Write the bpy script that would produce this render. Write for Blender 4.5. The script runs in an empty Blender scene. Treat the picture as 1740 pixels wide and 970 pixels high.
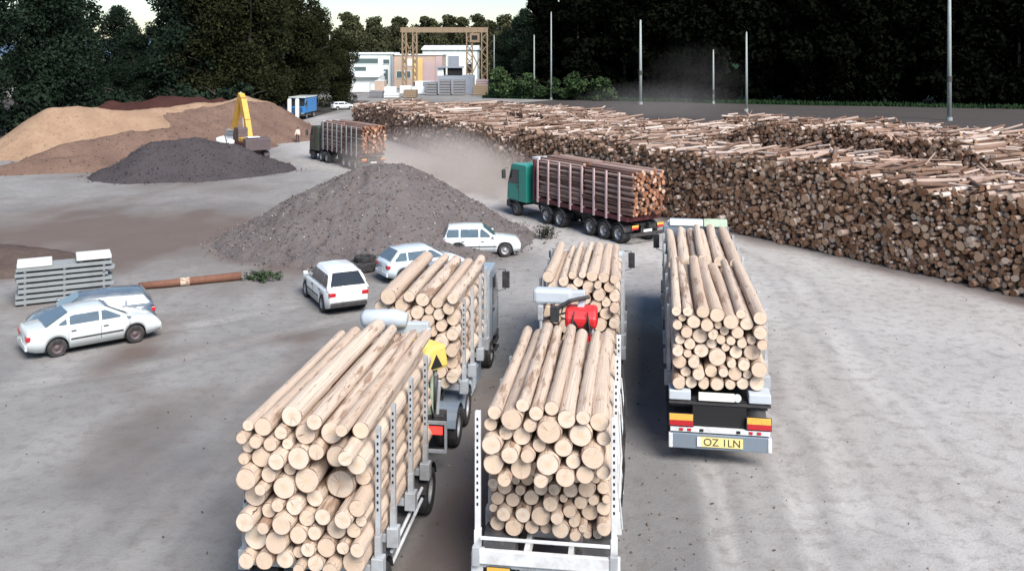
import bpy, bmesh, math, random
import numpy as np
from mathutils import Vector, Matrix, Euler

C = bpy.context.scene.collection
scn = bpy.context.scene
R = math.radians
H_CAM = 10.3

# ------------------------------------------------------------------ helpers
def tag(o, label=None, cat=None, group=None, kind=None):
    if label: o['label'] = label
    if cat: o['category'] = cat
    if group: o['group'] = group
    if kind: o['kind'] = kind
    return o

def thing(name, label, cat, loc=(0, 0, 0), heading=0.0, group=None):
    o = bpy.data.objects.new(name, None)
    o.empty_display_size = 0.3
    C.objects.link(o)
    o.location = loc
    o.rotation_euler = (0, 0, -R(heading))
    return tag(o, label, cat, group)

class MB:
    def __init__(s):
        s.v = []; s.f = []; s.m = []; s.mats = []
    def mi(s, mat):
        if mat not in s.mats: s.mats.append(mat)
        return s.mats.index(mat)
    def add(s, verts, faces, mat, M=None):
        b = len(s.v); k = s.mi(mat)
        if M is not None: verts = [M @ Vector(p) for p in verts]
        s.v += [tuple(p) for p in verts]
        for f in faces:
            s.f.append([b + i for i in f]); s.m.append(k)
        return s
    def box(s, x0, x1, y0, y1, z0, z1, mat, M=None):
        v = [(x0,y0,z0),(x1,y0,z0),(x1,y1,z0),(x0,y1,z0),(x0,y0,z1),(x1,y0,z1),(x1,y1,z1),(x0,y1,z1)]
        f = [(0,3,2,1),(4,5,6,7),(0,1,5,4),(1,2,6,5),(2,3,7,6),(3,0,4,7)]
        return s.add(v, f, mat, M)
    def bar(s, p, q, w, h, mat):
        p = Vector(p); q = Vector(q); d = q - p; L = d.length
        if L < 1e-6: return s
        z = d.normalized()
        up = Vector((0,0,1)) if abs(z.z) < .95 else Vector((0,1,0))
        x = up.cross(z).normalized(); y = z.cross(x)
        M = Matrix((x, y, z)).transposed().to_4x4(); M.translation = p
        return s.box(-w/2, w/2, -h/2, h/2, 0, L, mat, M)
    def tube(s, pts, r, mat, n=8, caps=True):
        pts = [Vector(p) for p in pts]; N = len(pts)
        rs = r if isinstance(r, (list, tuple)) else [r] * N
        vs = []; fs = []
        for i, p in enumerate(pts):
            d = (pts[min(i+1, N-1)] - pts[max(i-1, 0)]).normalized()
            up = Vector((0,0,1)) if abs(d.z) < .9 else Vector((0,1,0))
            x = up.cross(d).normalized(); y = d.cross(x)
            for k in range(n):
                a = 2 * math.pi * k / n
                vs.append(p + x * (rs[i] * math.cos(a)) + y * (rs[i] * math.sin(a)))
        for i in range(N - 1):
            for k in range(n):
                k2 = (k + 1) % n
                fs.append((i*n+k, i*n+k2, (i+1)*n+k2, (i+1)*n+k))
        if caps:
            fs.append(tuple(range(n))[::-1]); fs.append(tuple((N-1)*n + k for k in range(n)))
        return s.add(vs, fs, mat)
    def prism(s, prof, x0, x1, mat, M=None):
        """prof: list of (y, z), extruded along x"""
        n = len(prof)
        v = [(x0, a, b) for a, b in prof] + [(x1, a, b) for a, b in prof]
        f = [tuple(range(n)), tuple(range(2*n-1, n-1, -1))]
        for i in range(n):
            j = (i + 1) % n
            f.append((i, i + n, j + n, j))
        return s.add(v, f, mat, M)
    def lathe_x(s, prof, mat, n=24):
        """prof: (x, r) around the x axis"""
        vs = []; fs = []
        for x, r in prof:
            for k in range(n):
                a = 2*math.pi*k/n
                vs.append((x, r*math.cos(a), r*math.sin(a)))
        for i in range(len(prof)-1):
            for k in range(n):
                k2 = (k+1) % n
                fs.append((i*n+k, i*n+k2, (i+1)*n+k2, (i+1)*n+k))
        return s.add(vs, fs, mat)
    def mesh(s, name, smooth=False):
        me = bpy.data.meshes.new(name)
        me.from_pydata(s.v, [], s.f)
        for m in s.mats: me.materials.append(m)
        me.polygons.foreach_set('material_index', s.m)
        bm = bmesh.new(); bm.from_mesh(me)
        bmesh.ops.recalc_face_normals(bm, faces=bm.faces)
        bm.to_mesh(me); bm.free()
        if smooth: me.polygons.foreach_set('use_smooth', [True] * len(me.polygons))
        me.update()
        return me
    def build(s, name, parent=None, smooth=False, bevel=0, label=None):
        o = bpy.data.objects.new(name, s.mesh(name, smooth))
        C.objects.link(o)
        if parent: o.parent = parent
        if bevel:
            b = o.modifiers.new('Bevel', 'BEVEL'); b.width = bevel; b.segments = 2
            b.limit_method = 'ANGLE'; b.angle_limit = R(35)
        if smooth:
            pass
        if label: o['label'] = label
        return o

def quick_mesh(name, V, F, mats, mi=None, smooth=False):
    """V (n,3) array, F (m,4) quads array"""
    me = bpy.data.meshes.new(name)
    n, m = len(V), len(F); k = F.shape[1]
    me.vertices.add(n); me.vertices.foreach_set('co', np.asarray(V, np.float32).ravel())
    me.loops.add(m * k); me.loops.foreach_set('vertex_index', np.asarray(F, np.int32).ravel())
    me.polygons.add(m)
    me.polygons.foreach_set('loop_start', np.arange(0, m * k, k, dtype=np.int32))
    me.polygons.foreach_set('loop_total', np.full(m, k, np.int32))
    for x in mats: me.materials.append(x)
    if mi is not None: me.polygons.foreach_set('material_index', np.asarray(mi, np.int32))
    if smooth: me.polygons.foreach_set('use_smooth', np.ones(m, bool))
    me.update(calc_edges=True)
    me.validate()
    return me

def link(name, me, parent=None):
    o = bpy.data.objects.new(name, me); C.objects.link(o)
    if parent: o.parent = parent
    return o

def copy_tree(o, parent=None):
    c = o.copy(); C.objects.link(c)
    if parent: c.parent = parent
    for ch in list(o.children): copy_tree(ch, c)
    return c

def vnoise(x, y, seed=0):
    x = np.asarray(x, float); y = np.asarray(y, float)
    xi = np.floor(x).astype(np.int64); yi = np.floor(y).astype(np.int64)
    fx = x - xi; fy = y - yi
    fx = fx*fx*(3-2*fx); fy = fy*fy*(3-2*fy)
    def h(a, b):
        n = (a * 374761393 + b * 668265263 + seed * 1442695041) & 0x7fffffff
        n = ((n ^ (n >> 13)) * 1274126177) & 0x7fffffff
        n = (n ^ (n >> 16)) & 0xffffff
        return n / float(0xffffff)
    return ((h(xi, yi)*(1-fx) + h(xi+1, yi)*fx)*(1-fy) + (h(xi, yi+1)*(1-fx) + h(xi+1, yi+1)*fx)*fy)

def fbm(x, y, seed=0, o=4):
    s = 0; a = .5; t = 0
    for i in range(o):
        s = s + a * vnoise(np.asarray(x)*2**i, np.asarray(y)*2**i, seed + i*7); t += a; a *= .5
    return s / t

# ------------------------------------------------------------------ materials
def nodes(name):
    m = bpy.data.materials.new(name); m.use_nodes = True
    nt = m.node_tree; b = nt.nodes['Principled BSDF']
    return m, nt, b

def mixrgb(nt, fac, a, b, blend='MIX'):
    n = nt.nodes.new('ShaderNodeMix'); n.data_type = 'RGBA'; n.blend_type = blend
    def put(sock, v):
        if hasattr(v, 'links') or isinstance(v, bpy.types.NodeSocket): nt.links.new(v, sock)
        elif isinstance(v, (int, float)): sock.default_value = v
        else: sock.default_value = (*v, 1)
    put(n.inputs[0], fac); put(n.inputs[6], a); put(n.inputs[7], b)
    return n.outputs[2]

def ramp(nt, inp, lo, hi):
    n = nt.nodes.new('ShaderNodeMapRange'); n.inputs[1].default_value = lo; n.inputs[2].default_value = hi
    n.clamp = True
    nt.links.new(inp, n.inputs[0]); return n.outputs[0]

def noise(nt, scale, detail=4, vec=None, rough=.55):
    n = nt.nodes.new('ShaderNodeTexNoise'); n.inputs['Scale'].default_value = scale
    n.inputs['Detail'].default_value = detail; n.inputs['Roughness'].default_value = rough
    if vec is not None: nt.links.new(vec, n.inputs['Vector'])
    return n.outputs['Fac']

def coords(nt, kind='Object', scale=(1,1,1)):
    t = nt.nodes.new('ShaderNodeTexCoord')
    mp = nt.nodes.new('ShaderNodeMapping'); mp.inputs['Scale'].default_value = scale
    nt.links.new(t.outputs[kind], mp.inputs[0]); return mp.outputs[0]

def worldpos(nt):
    return nt.nodes.new('ShaderNodeNewGeometry').outputs['Position']

def bump(nt, b, h, strength=.4, dist=.02):
    n = nt.nodes.new('ShaderNodeBump'); n.inputs['Strength'].default_value = strength
    n.inputs['Distance'].default_value = dist
    nt.links.new(h, n.inputs['Height']); nt.links.new(n.outputs[0], b.inputs['Normal'])

def simple(name, col, rough=.55, metal=0, dirt=.35, dirtcol=(.16,.13,.11), scale=3, coat=0, spec=.5):
    m, nt, b = nodes(name)
    v = coords(nt, 'Object')
    n = noise(nt, scale, 6, v, .65)
    f = ramp(nt, n, .42, .75)
    mul = nt.nodes.new('ShaderNodeMath'); mul.operation = 'MULTIPLY'; mul.inputs[1].default_value = dirt
    nt.links.new(f, mul.inputs[0])
    c = mixrgb(nt, mul.outputs[0], col, dirtcol)
    nt.links.new(c, b.inputs['Base Color'])
    b.inputs['Roughness'].default_value = rough; b.inputs['Metallic'].default_value = metal
    b.inputs['Coat Weight'].default_value = coat; b.inputs['Coat Roughness'].default_value = .08
    b.inputs['Specular IOR Level'].default_value = spec
    return m

def island_rand(nt):
    return nt.nodes.new('ShaderNodeNewGeometry').outputs['Random Per Island']

M = {}
# ---- ground: dust / brown dirt / bark / painted shade from painted point attributes
def mat_ground():
    m, nt, b = nodes('yard_dirt')
    a = nt.nodes.new('ShaderNodeAttribute'); a.attribute_name = 'dirt'
    sep = nt.nodes.new('ShaderNodeSeparateColor'); nt.links.new(a.outputs['Color'], sep.inputs[0])
    p = worldpos(nt)
    n1 = noise(nt, .35, 8, p, .6); n2 = noise(nt, 2.2, 8, p, .7); n3 = noise(nt, 14, 6, p, .7)
    base = mixrgb(nt, ramp(nt, n1, .3, .7), (.19,.184,.176), (.285,.276,.266))
    base = mixrgb(nt, sep.outputs[0], base, (.475,.455,.435))          # pale dust
    base = mixrgb(nt, sep.outputs[1], base, (.135,.10,.085))           # brown bark dirt, and the saloon's painted shadow streak
    base = mixrgb(nt, sep.outputs[2], base, (.115,.115,.12))         # damp grey, plus shade painted between the right rigs
    mm = nt.nodes.new('ShaderNodeMath'); mm.operation='MULTIPLY'; mm.inputs[1].default_value=.6
    nt.links.new(ramp(nt, n2, .48, .72), mm.inputs[0])
    base = mixrgb(nt, mm.outputs[0], base, (.15,.13,.12))
    m3 = nt.nodes.new('ShaderNodeMath'); m3.operation='MULTIPLY'; m3.inputs[1].default_value=.55
    nt.links.new(ramp(nt, n3, .55, .8), m3.inputs[0])
    base = mixrgb(nt, m3.outputs[0], base, (.13,.11,.10))
    nt.links.new(base, b.inputs['Base Color']); b.inputs['Roughness'].default_value = .95
    b.inputs['Specular IOR Level'].default_value = .15
    add = nt.nodes.new('ShaderNodeMath'); nt.links.new(n2, add.inputs[0]); nt.links.new(n3, add.inputs[1])
    bump(nt, b, add.outputs[0], .5, .05)
    return m
M['ground'] = mat_ground()

def mat_log_side(name, pale, bark, wet):
    m, nt, b = nodes(name)
    oi = nt.nodes.new('ShaderNodeObjectInfo')
    t = nt.nodes.new('ShaderNodeTexCoord')
    sc = nt.nodes.new('ShaderNodeVectorMath'); sc.operation = 'MULTIPLY'; sc.inputs[1].default_value = (1.0, 5.0, 1.0)
    nt.links.new(t.outputs['Object'], sc.inputs[0])
    r = nt.nodes.new('ShaderNodeMath'); r.operation='MULTIPLY'; r.inputs[1].default_value = 97.
    nt.links.new(oi.outputs['Random'], r.inputs[0])
    ad = nt.nodes.new('ShaderNodeVectorMath'); ad.operation='ADD'
    nt.links.new(sc.outputs[0], ad.inputs[0]); nt.links.new(r.outputs[0], ad.inputs[1])
    v = ad.outputs[0]
    n1 = noise(nt, .9, 6, v, .65)
    st = nt.nodes.new('ShaderNodeVectorMath'); st.operation='MULTIPLY'; st.inputs[1].default_value=(4,.35,4)
    nt.links.new(v, st.inputs[0])
    n2 = noise(nt, 1.6, 5, st.outputs[0], .6)
    n3 = noise(nt, 2.6, 3, v, .5)
    tone = mixrgb(nt, oi.outputs['Random'], pale, wet)
    c = mixrgb(nt, ramp(nt, n2, .35, .75), tone, tuple(x*.62 for x in pale))
    sh = nt.nodes.new('ShaderNodeMath'); sh.operation = 'MULTIPLY_ADD'; sh.inputs[1].default_value = .16; sh.inputs[2].default_value = -.095
    fr = nt.nodes.new('ShaderNodeMath'); fr.operation = 'FRACT'; nt.links.new(r.outputs[0], fr.inputs[0]); nt.links.new(fr.outputs[0], sh.inputs[0])
    ns = nt.nodes.new('ShaderNodeMath'); ns.operation = 'ADD'; nt.links.new(n1, ns.inputs[0]); nt.links.new(sh.outputs[0], ns.inputs[1])
    c = mixrgb(nt, ramp(nt, ns.outputs[0], .55, .64), c, bark)
    c = mixrgb(nt, ramp(nt, n3, .67, .72), c, (.12,.07,.045))       # knots
    nt.links.new(c, b.inputs['Base Color']); b.inputs['Roughness'].default_value = .8
    b.inputs['Specular IOR Level'].default_value = .25
    bump(nt, b, n2, .8, .04)
    return m
M['log_side'] = mat_log_side('peeled_pine', (.73,.59,.475), (.33,.22,.155), (.58,.43,.325))

def mat_log_end(name):
    m, nt, b = nodes(name)
    oi = nt.nodes.new('ShaderNodeObjectInfo')
    t = nt.nodes.new('ShaderNodeTexCoord')
    fl = nt.nodes.new('ShaderNodeVectorMath'); fl.operation='MULTIPLY'; fl.inputs[1].default_value=(1,0,1)
    nt.links.new(t.outputs['Object'], fl.inputs[0])
    ln = nt.nodes.new('ShaderNodeVectorMath'); ln.operation='LENGTH'; nt.links.new(fl.outputs[0], ln.inputs[0])
    r = nt.nodes.new('ShaderNodeMath'); r.operation='MULTIPLY'; r.inputs[1].default_value = 91.
    nt.links.new(oi.outputs['Random'], r.inputs[0])
    ad = nt.nodes.new('ShaderNodeVectorMath'); ad.operation='ADD'
    nt.links.new(fl.outputs[0], ad.inputs[0]); nt.links.new(r.outputs[0], ad.inputs[1])
    n1 = noise(nt, 1.3, 5, ad.outputs[0], .6)
    rr = nt.nodes.new('ShaderNodeMath'); rr.operation='MULTIPLY_ADD'; rr.inputs[1].default_value=.35
    nt.links.new(n1, rr.inputs[0]); nt.links.new(ln.outputs['Value'], rr.inputs[2])
    sn = nt.nodes.new('ShaderNodeMath'); sn.operation='MULTIPLY'; sn.inputs[1].default_value=55.
    nt.links.new(rr.outputs[0], sn.inputs[0])
    s2 = nt.nodes.new('ShaderNodeMath'); s2.operation='SINE'; nt.links.new(sn.outputs[0], s2.inputs[0])
    ring = ramp(nt, s2.outputs[0], -1, 1.6)
    base = mixrgb(nt, oi.outputs['Random'], (.80,.70,.595), (.67,.53,.42))
    c = mixrgb(nt, ring, base, mixrgb(nt, .75, base, (.52,.36,.235)))
    c = mixrgb(nt, ramp(nt, ln.outputs['Value'], .5, .15), c, (.66,.50,.36))
    mm = nt.nodes.new('ShaderNodeMath'); mm.operation='MULTIPLY'; mm.inputs[1].default_value=.5
    nt.links.new(ramp(nt, n1, .5, .72), mm.inputs[0])
    c = mixrgb(nt, mm.outputs[0], c, (.46,.37,.29))
    sx = nt.nodes.new('ShaderNodeSeparateXYZ'); nt.links.new(fl.outputs[0], sx.inputs[0])
    an = nt.nodes.new('ShaderNodeMath'); an.operation = 'ARCTAN2'; nt.links.new(sx.outputs[0], an.inputs[0]); nt.links.new(sx.outputs[2], an.inputs[1])
    ap = nt.nodes.new('ShaderNodeMath'); ap.operation = 'ADD'; nt.links.new(an.outputs[0], ap.inputs[0]); nt.links.new(r.outputs[0], ap.inputs[1])
    cb = nt.nodes.new('ShaderNodeCombineXYZ'); nt.links.new(ap.outputs[0], cb.inputs[0]); nt.links.new(r.outputs[0], cb.inputs[1])
    ck = noise(nt, 2.6, 2, cb.outputs[0], .4)
    cm = nt.nodes.new('ShaderNodeMath'); cm.operation = 'MULTIPLY'; nt.links.new(ramp(nt, ck, .66, .72), cm.inputs[0]); nt.links.new(ramp(nt, ln.outputs['Value'], .95, .35), cm.inputs[1])
    c = mixrgb(nt, cm.outputs[0], c, (.20,.12,.08))                 # drying cracks
    c = mixrgb(nt, ramp(nt, ln.outputs['Value'], .88, .95), c, (.20,.12,.085))
    nt.links.new(c, b.inputs['Base Color']); b.inputs['Roughness'].default_value = .85
    b.inputs['Specular IOR Level'].default_value = .2
    return m
M['log_end'] = mat_log_end('sawn_pine_end')

def mat_island(name, cols, rough=.9, nscale=1.5, var=.35, spec=.2):
    m, nt, b = nodes(name)
    ir = island_rand(nt)
    cr = nt.nodes.new('ShaderNodeValToRGB'); cr.color_ramp.interpolation='LINEAR'
    el = cr.color_ramp.elements
    while len(el) < len(cols): el.new(.5)
    for i, (pos, c) in enumerate(cols):
        el[i].position = pos; el[i].color = (*c, 1)
    nt.links.new(ir, cr.inputs[0])
    p = worldpos(nt); n = noise(nt, nscale, 5, p, .65)
    mm = nt.nodes.new('ShaderNodeMath'); mm.operation='MULTIPLY'; mm.inputs[1].default_value=var
    nt.links.new(ramp(nt, n, .4, .7), mm.inputs[0])
    c = mixrgb(nt, mm.outputs[0], cr.outputs[0], tuple(x*.35 for x in cols[0][1]))
    nt.links.new(c, b.inputs['Base Color']); b.inputs['Roughness'].default_value = rough
    b.inputs['Specular IOR Level'].default_value = spec
    return m
M['pile_end'] = mat_island('weathered_log_end', [(0,(.21,.10,.055)),(.45,(.39,.215,.125)),(.78,(.54,.36,.24)),(1,(.72,.56,.44))], .9, .12, .26)
M['pile_side'] = mat_island('weathered_bark', [(0,(.13,.078,.055)),(.45,(.28,.185,.14)),(.75,(.42,.31,.255)),(1,(.64,.55,.49))], .9, .3, .35)
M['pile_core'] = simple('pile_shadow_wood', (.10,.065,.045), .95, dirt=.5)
M['load_end'] = mat_island('red_log_end', [(0,(.16,.065,.035)),(.5,(.34,.15,.085)),(.85,(.48,.26,.16)),(1,(.60,.42,.30))], .9, .5, .3)
M['load_side'] = mat_island('red_bark', [(0,(.11,.06,.05)),(.5,(.24,.15,.125)),(1,(.42,.31,.27))], .9, .5, .3)

def mat_heap(name, a, bcol, ccol, speck=(.5,.45,.4), speck_amt=.0, sc=.5, bs=.6):
    m, nt, b = nodes(name)
    p = worldpos(nt)
    n1 = noise(nt, sc, 6, p, .6); n2 = noise(nt, sc*6, 6, p, .7); n3 = noise(nt, 9, 4, p, .8)
    c = mixrgb(nt, ramp(nt, n1, .35, .68), a, bcol)
    c = mixrgb(nt, ramp(nt, n2, .5, .8), c, ccol)
    if speck_amt:
        c = mixrgb(nt, ramp(nt, n3, .66, .72), c, speck)
    nt.links.new(c, b.inputs['Base Color']); b.inputs['Roughness'].default_value = .95
    b.inputs['Specular IOR Level'].default_value = .1
    add = nt.nodes.new('ShaderNodeMath'); nt.links.new(n2, add.inputs[0]); nt.links.new(n3, add.inputs[1])
    bump(nt, b, add.outputs[0], bs, .12)
    return m
M['sand'] = mat_heap('pale_sawdust', (.36,.245,.165), (.29,.19,.128), (.22,.14,.098))
M['bark'] = mat_heap('brown_bark_chips', (.205,.132,.10), (.15,.097,.077), (.10,.067,.056))
M['darkbark'] = mat_heap('dark_red_bark', (.07,.03,.025), (.05,.022,.02), (.035,.02,.018))
M['soil'] = mat_heap('dark_brown_soil', (.12,.088,.075), (.09,.066,.058), (.16,.125,.11))
M['slag'] = mat_heap('dark_grey_grit', (.075,.066,.07), (.06,.052,.055), (.09,.07,.065))
M['mulch'] = mat_heap('grey_brown_mulch', (.20,.178,.174), (.15,.13,.128), (.205,.145,.12), (.40,.37,.35), 1, .45, 1.)
M['chip'] = mat_island('wood_chips', [(0,(.06,.045,.04)),(.5,(.16,.12,.10)),(.9,(.24,.19,.165)),(1,(.45,.40,.36))], .95)

M['sandchip'] = mat_island('sawdust_lumps', [(0,(.26,.17,.115)),(.6,(.32,.22,.15)),(1,(.5,.4,.3))], .95)
M['mulchchip'] = mat_island('mulch_lumps', [(0,(.10,.085,.08)),(.6,(.19,.16,.15)),(.9,(.28,.24,.22)),(1,(.5,.47,.44))], .95)
M['barkchip'] = mat_island('bark_lumps', [(0,(.09,.058,.045)),(.6,(.16,.10,.08)),(1,(.28,.19,.15))], .95)
M['slagchip'] = mat_island('grit_lumps', [(0,(.05,.045,.048)),(.6,(.075,.066,.07)),(1,(.16,.14,.13))], .95)
M['galv'] = simple('galvanised_steel', (.50,.53,.56), .5, .3, .65, (.24,.20,.18), 2.2)
M['whitesteel'] = simple('white_painted_steel', (.70,.72,.74), .55, 0, .7, (.30,.26,.23), 2.2)
M['darksteel'] = simple('dark_chassis_steel', (.045,.045,.05), .6, .2, .5, (.14,.11,.095), 4)
M['rust'] = simple('rusty_steel', (.20,.09,.055), .85, .1, .6, (.09,.05,.04), 6)
M['rubber'] = simple('tyre_rubber', (.022,.022,.024), .85, 0, .5, (.13,.11,.10), 6)
M['alu'] = simple('dusty_rim', (.42,.42,.43), .5, .4, .5, (.2,.17,.15), 8)
M['hole'] = simple('dark_opening', (.012,.012,.013), .9, 0, 0)
M['red'] = simple('red_crane_paint', (.62,.025,.03), .45, 0, .15, (.25,.04,.03), 3)
M['yellow'] = simple('yellow_crane_paint', (.76,.60,.15), .5, 0, .3, (.3,.2,.08), 4)
M['palegreen'] = simple('pale_green_paint', (.36,.44,.33), .55, 0, .4, (.15,.15,.11), 4)
M['teal'] = simple('teal_cab_paint', (.015,.27,.21), .4, 0, .25, (.12,.13,.11), 2, coat=.3)
M['olive'] = simple('olive_cab_paint', (.055,.07,.05), .5, 0, .4, (.15,.12,.1), 2, coat=.2)
M['bluegrey'] = simple('blue_grey_steel', (.20,.25,.31), .5, .2, .4, (.25,.22,.20), 4)
M['greycab'] = simple('grey_cab_paint', (.30,.34,.38), .35, 0, .3, (.22,.2,.19), 2, coat=.4)
M['whitecab'] = simple('white_cab_paint', (.66,.70,.70), .35, 0, .25, (.35,.32,.3), 2, coat=.4)
M['palegrey'] = simple('pale_grey_plastic', (.50,.55,.60), .5, 0, .25, (.3,.28,.26), 3)
M['maroon'] = simple('dark_maroon_steel', (.10,.02,.025), .6, 0, .4, (.08,.05,.05), 2)
M['exyellow'] = simple('digger_yellow', (.70,.38,.06), .5, 0, .35, (.3,.2,.1), 3)
M['exgrey'] = simple('digger_grey', (.10,.075,.08), .6, 0, .4, (.2,.15,.13), 3)

def lamp(name, col, e=0.0):
    m, nt, b = nodes(name)
    v = coords(nt, 'Object'); n = noise(nt, 30, 2, v)
    c = mixrgb(nt, ramp(nt, n, .3, .7), col, tuple(x*.7 for x in col))
    nt.links.new(c, b.inputs['Base Color']); b.inputs['Roughness'].default_value = .18
    b.inputs['Coat Weight'].default_value = .6
    if e:
        b.inputs['Emission Color'].default_value = (*col, 1); b.inputs['Emission Strength'].default_value = e
    return m
M['orange'] = lamp('orange_lens', (.95,.50,.09)); M['redlens'] = lamp('red_lens', (.55,.02,.03))
M['redlit'] = lamp('lit_red_lens', (.9,.04,.03), 1.2)
M['clear'] = lamp('clear_lens', (.75,.77,.78))
M['plate_y'] = simple('yellow_plate', (.78,.66,.28), .4, 0, .25, (.4,.35,.25), 6)
M['plate_w'] = simple('white_plate', (.75,.76,.72), .4, 0, .25, (.4,.4,.3), 6)
M['ink'] = simple('plate_ink', (.05,.04,.03), .6, 0, 0)

def mat_glass(name, col, rough=.06):
    m, nt, b = nodes(name)
    v = coords(nt, 'Object'); n = noise(nt, 2, 3, v)
    c = mixrgb(nt, ramp(nt, n, .3, .7), col, tuple(x*.8 for x in col))
    nt.links.new(c, b.inputs['Base Color']); b.inputs['Roughness'].default_value = rough
    b.inputs['Specular IOR Level'].default_value = .8; b.inputs['Coat Weight'].default_value = .5
    b.inputs['Coat Roughness'].default_value = .03
    return m
M['glass'] = mat_glass('dark_car_glass', (.03,.035,.04)); M['bglass'] = mat_glass('bluish_glass', (.10,.14,.17), .12)

def paint(name, col, dust=.3):
    m = simple(name, col, .3, 0, dust, (.36,.33,.30), 1.6, coat=.8)
    return m
M['p_silver'] = paint('silver_white_paint', (.62,.66,.66)); M['p_white'] = paint('white_paint', (.80,.82,.82), .12)
M['p_navy'] = paint('dark_blue_paint', (.09,.125,.165), .35); M['p_ice'] = paint('pale_ice_blue_paint', (.60,.67,.73), .15)
M['p_white2'] = paint('bright_white_paint', (.78,.82,.83), .15); M['p_grey'] = paint('grey_paint', (.2,.21,.22))
M['blackplastic'] = simple('black_plastic', (.025,.025,.028), .6, 0, .4, (.14,.12,.11), 5)

def mat_leaf(name, a, bcol, spec=.08):
    m, nt, b = nodes(name)
    ir = island_rand(nt)
    p = worldpos(nt); n = noise(nt, .22, 3, p)
    c = mixrgb(nt, ir, a, bcol)
    c = mixrgb(nt, ramp(nt, n, .38, .65), c, mixrgb(nt, .5, c, tuple(x*.45 for x in a)))
    nt.links.new(c, b.inputs['Base Color']); b.inputs['Roughness'].default_value = .85
    b.inputs['Specular IOR Level'].default_value = spec
    return m
M['leaf_dark'] = mat_leaf('dark_foliage', (.010,.018,.012), (.026,.044,.026))
M['leaf_olive'] = mat_leaf('olive_foliage', (.013,.016,.007), (.034,.037,.014))  # olive warmth of the left wood is glare painted into the leaf colour
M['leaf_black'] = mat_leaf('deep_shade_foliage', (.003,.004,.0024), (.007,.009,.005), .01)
M['leaf_mid'] = mat_leaf('mid_green_foliage', (.028,.05,.020), (.075,.12,.05))
M['leaf_far'] = mat_leaf('far_foliage', (.04,.045,.022), (.09,.09,.046))
M['trunk'] = simple('dark_bark_trunk', (.045,.035,.028), .95, 0, .5, (.02,.015,.012), 3)
M['grass'] = mat_island('grass_blades', [(0,(.010,.028,.009)),(.6,(.016,.042,.014)),(1,(.03,.06,.022))], .9)
M['road'] = simple('dull_grey_road', (.075,.066,.062), .95, 0, .5, (.05,.043,.04), .2, spec=.1)
M['verge'] = simple('grass_verge', (.012,.032,.011), .95, 0, .5, (.012,.02,.01), .3, spec=.05)
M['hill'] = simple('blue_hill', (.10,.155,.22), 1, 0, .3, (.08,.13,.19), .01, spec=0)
M['concrete'] = simple('grey_concrete', (.25,.27,.275), .9, 0, .5, (.18,.18,.18), 3)
M['whiteconc'] = simple('pale_concrete', (.66,.66,.63), .85, 0, .25, (.4,.38,.35), 3)
M['timbergrey'] = simple('grey_sawn_timber', (.22,.22,.23), .9, 0, .5, (.10,.10,.11), 2)
M['bwhite'] = simple('white_render', (.70,.74,.72), .8, 0, .25, (.5,.5,.48), .3)
M['btan'] = simple('tan_cladding', (.50,.38,.30), .8, 0, .4, (.40,.29,.24), .3)
M['bpink'] = simple('pink_cladding', (.52,.38,.38), .8, 0, .3, (.42,.32,.32), .3)
M['byellow'] = simple('yellow_panel', (.72,.50,.20), .7, 0, .2, (.5,.35,.15), .5)
M['broof'] = simple('white_sheet_roof', (.72,.76,.76), .6, 0, .2, (.5,.5,.5), .3)
M['bgrey'] = simple('grey_blue_wall', (.27,.30,.35), .8, 0, .4, (.16,.17,.19), .4)
M['wingl'] = simple('window_dark', (.10,.14,.14), .2, 0, .2, (.06,.08,.08), 1)
M['crane'] = simple('tan_crane_steel', (.27,.195,.125), .7, 0, .3, (.19,.13,.085), .5)
M['pole'] = simple('pale_pole', (.34,.38,.37), .7, .1, .35, (.18,.18,.17), 1)
M['poleband'] = simple('dark_pole_band', (.05,.05,.05), .8)
M['tarpblue'] = simple('bright_blue_paint', (.03,.20,.50), .4, 0, .2, (.06,.15,.28), 1.5, coat=.3)
M['skin'] = simple('skin', (.45,.28,.2), .6, 0, 0)
M['hivis'] = simple('pale_hi_vis_top', (.85,.62,.52), .8, 0, .1, (.7,.3,.15), 4)
M['trousers'] = simple('dark_trousers', (.05,.03,.035), .9, 0, .3)
M['hair'] = simple('brown_hair', (.04,.025,.02), .9, 0, 0)

# ------------------------------------------------------------------ world, sun, camera
w = bpy.data.worlds.new('World'); scn.world = w; w.use_nodes = True
bg = w.node_tree.nodes['Background']; sky = w.node_tree.nodes.new('ShaderNodeTexSky')
sky.sky_type = 'NISHITA'; sky.sun_disc = False
SUN_EL, SUN_AZ = 45, 150
sky.sun_elevation = R(SUN_EL); sky.sun_rotation = R(SUN_AZ); sky.dust_density = .25; sky.air_density = 1.1; sky.ozone_density = 2.5
hs = w.node_tree.nodes.new('ShaderNodeHueSaturation'); hs.inputs['Saturation'].default_value = 1.0     # thin overcast greys the blue
w.node_tree.links.new(sky.outputs[0], hs.inputs['Color']); w.node_tree.links.new(hs.outputs[0], bg.inputs[0]); bg.inputs[1].default_value = .06
sd = bpy.data.lights.new('sun', 'SUN'); sd.energy = 2.85; sd.angle = R(34); sd.color = (1, .955, .90)
so = bpy.data.objects.new('sun', sd); C.objects.link(so)
sdir = Vector((math.sin(R(SUN_AZ))*math.cos(R(SUN_EL)), math.cos(R(SUN_AZ))*math.cos(R(SUN_EL)), math.sin(R(SUN_EL))))
so.rotation_euler = (-sdir).to_track_quat('-Z', 'Y').to_euler(); so.location = (0, 0, 60)

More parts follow.
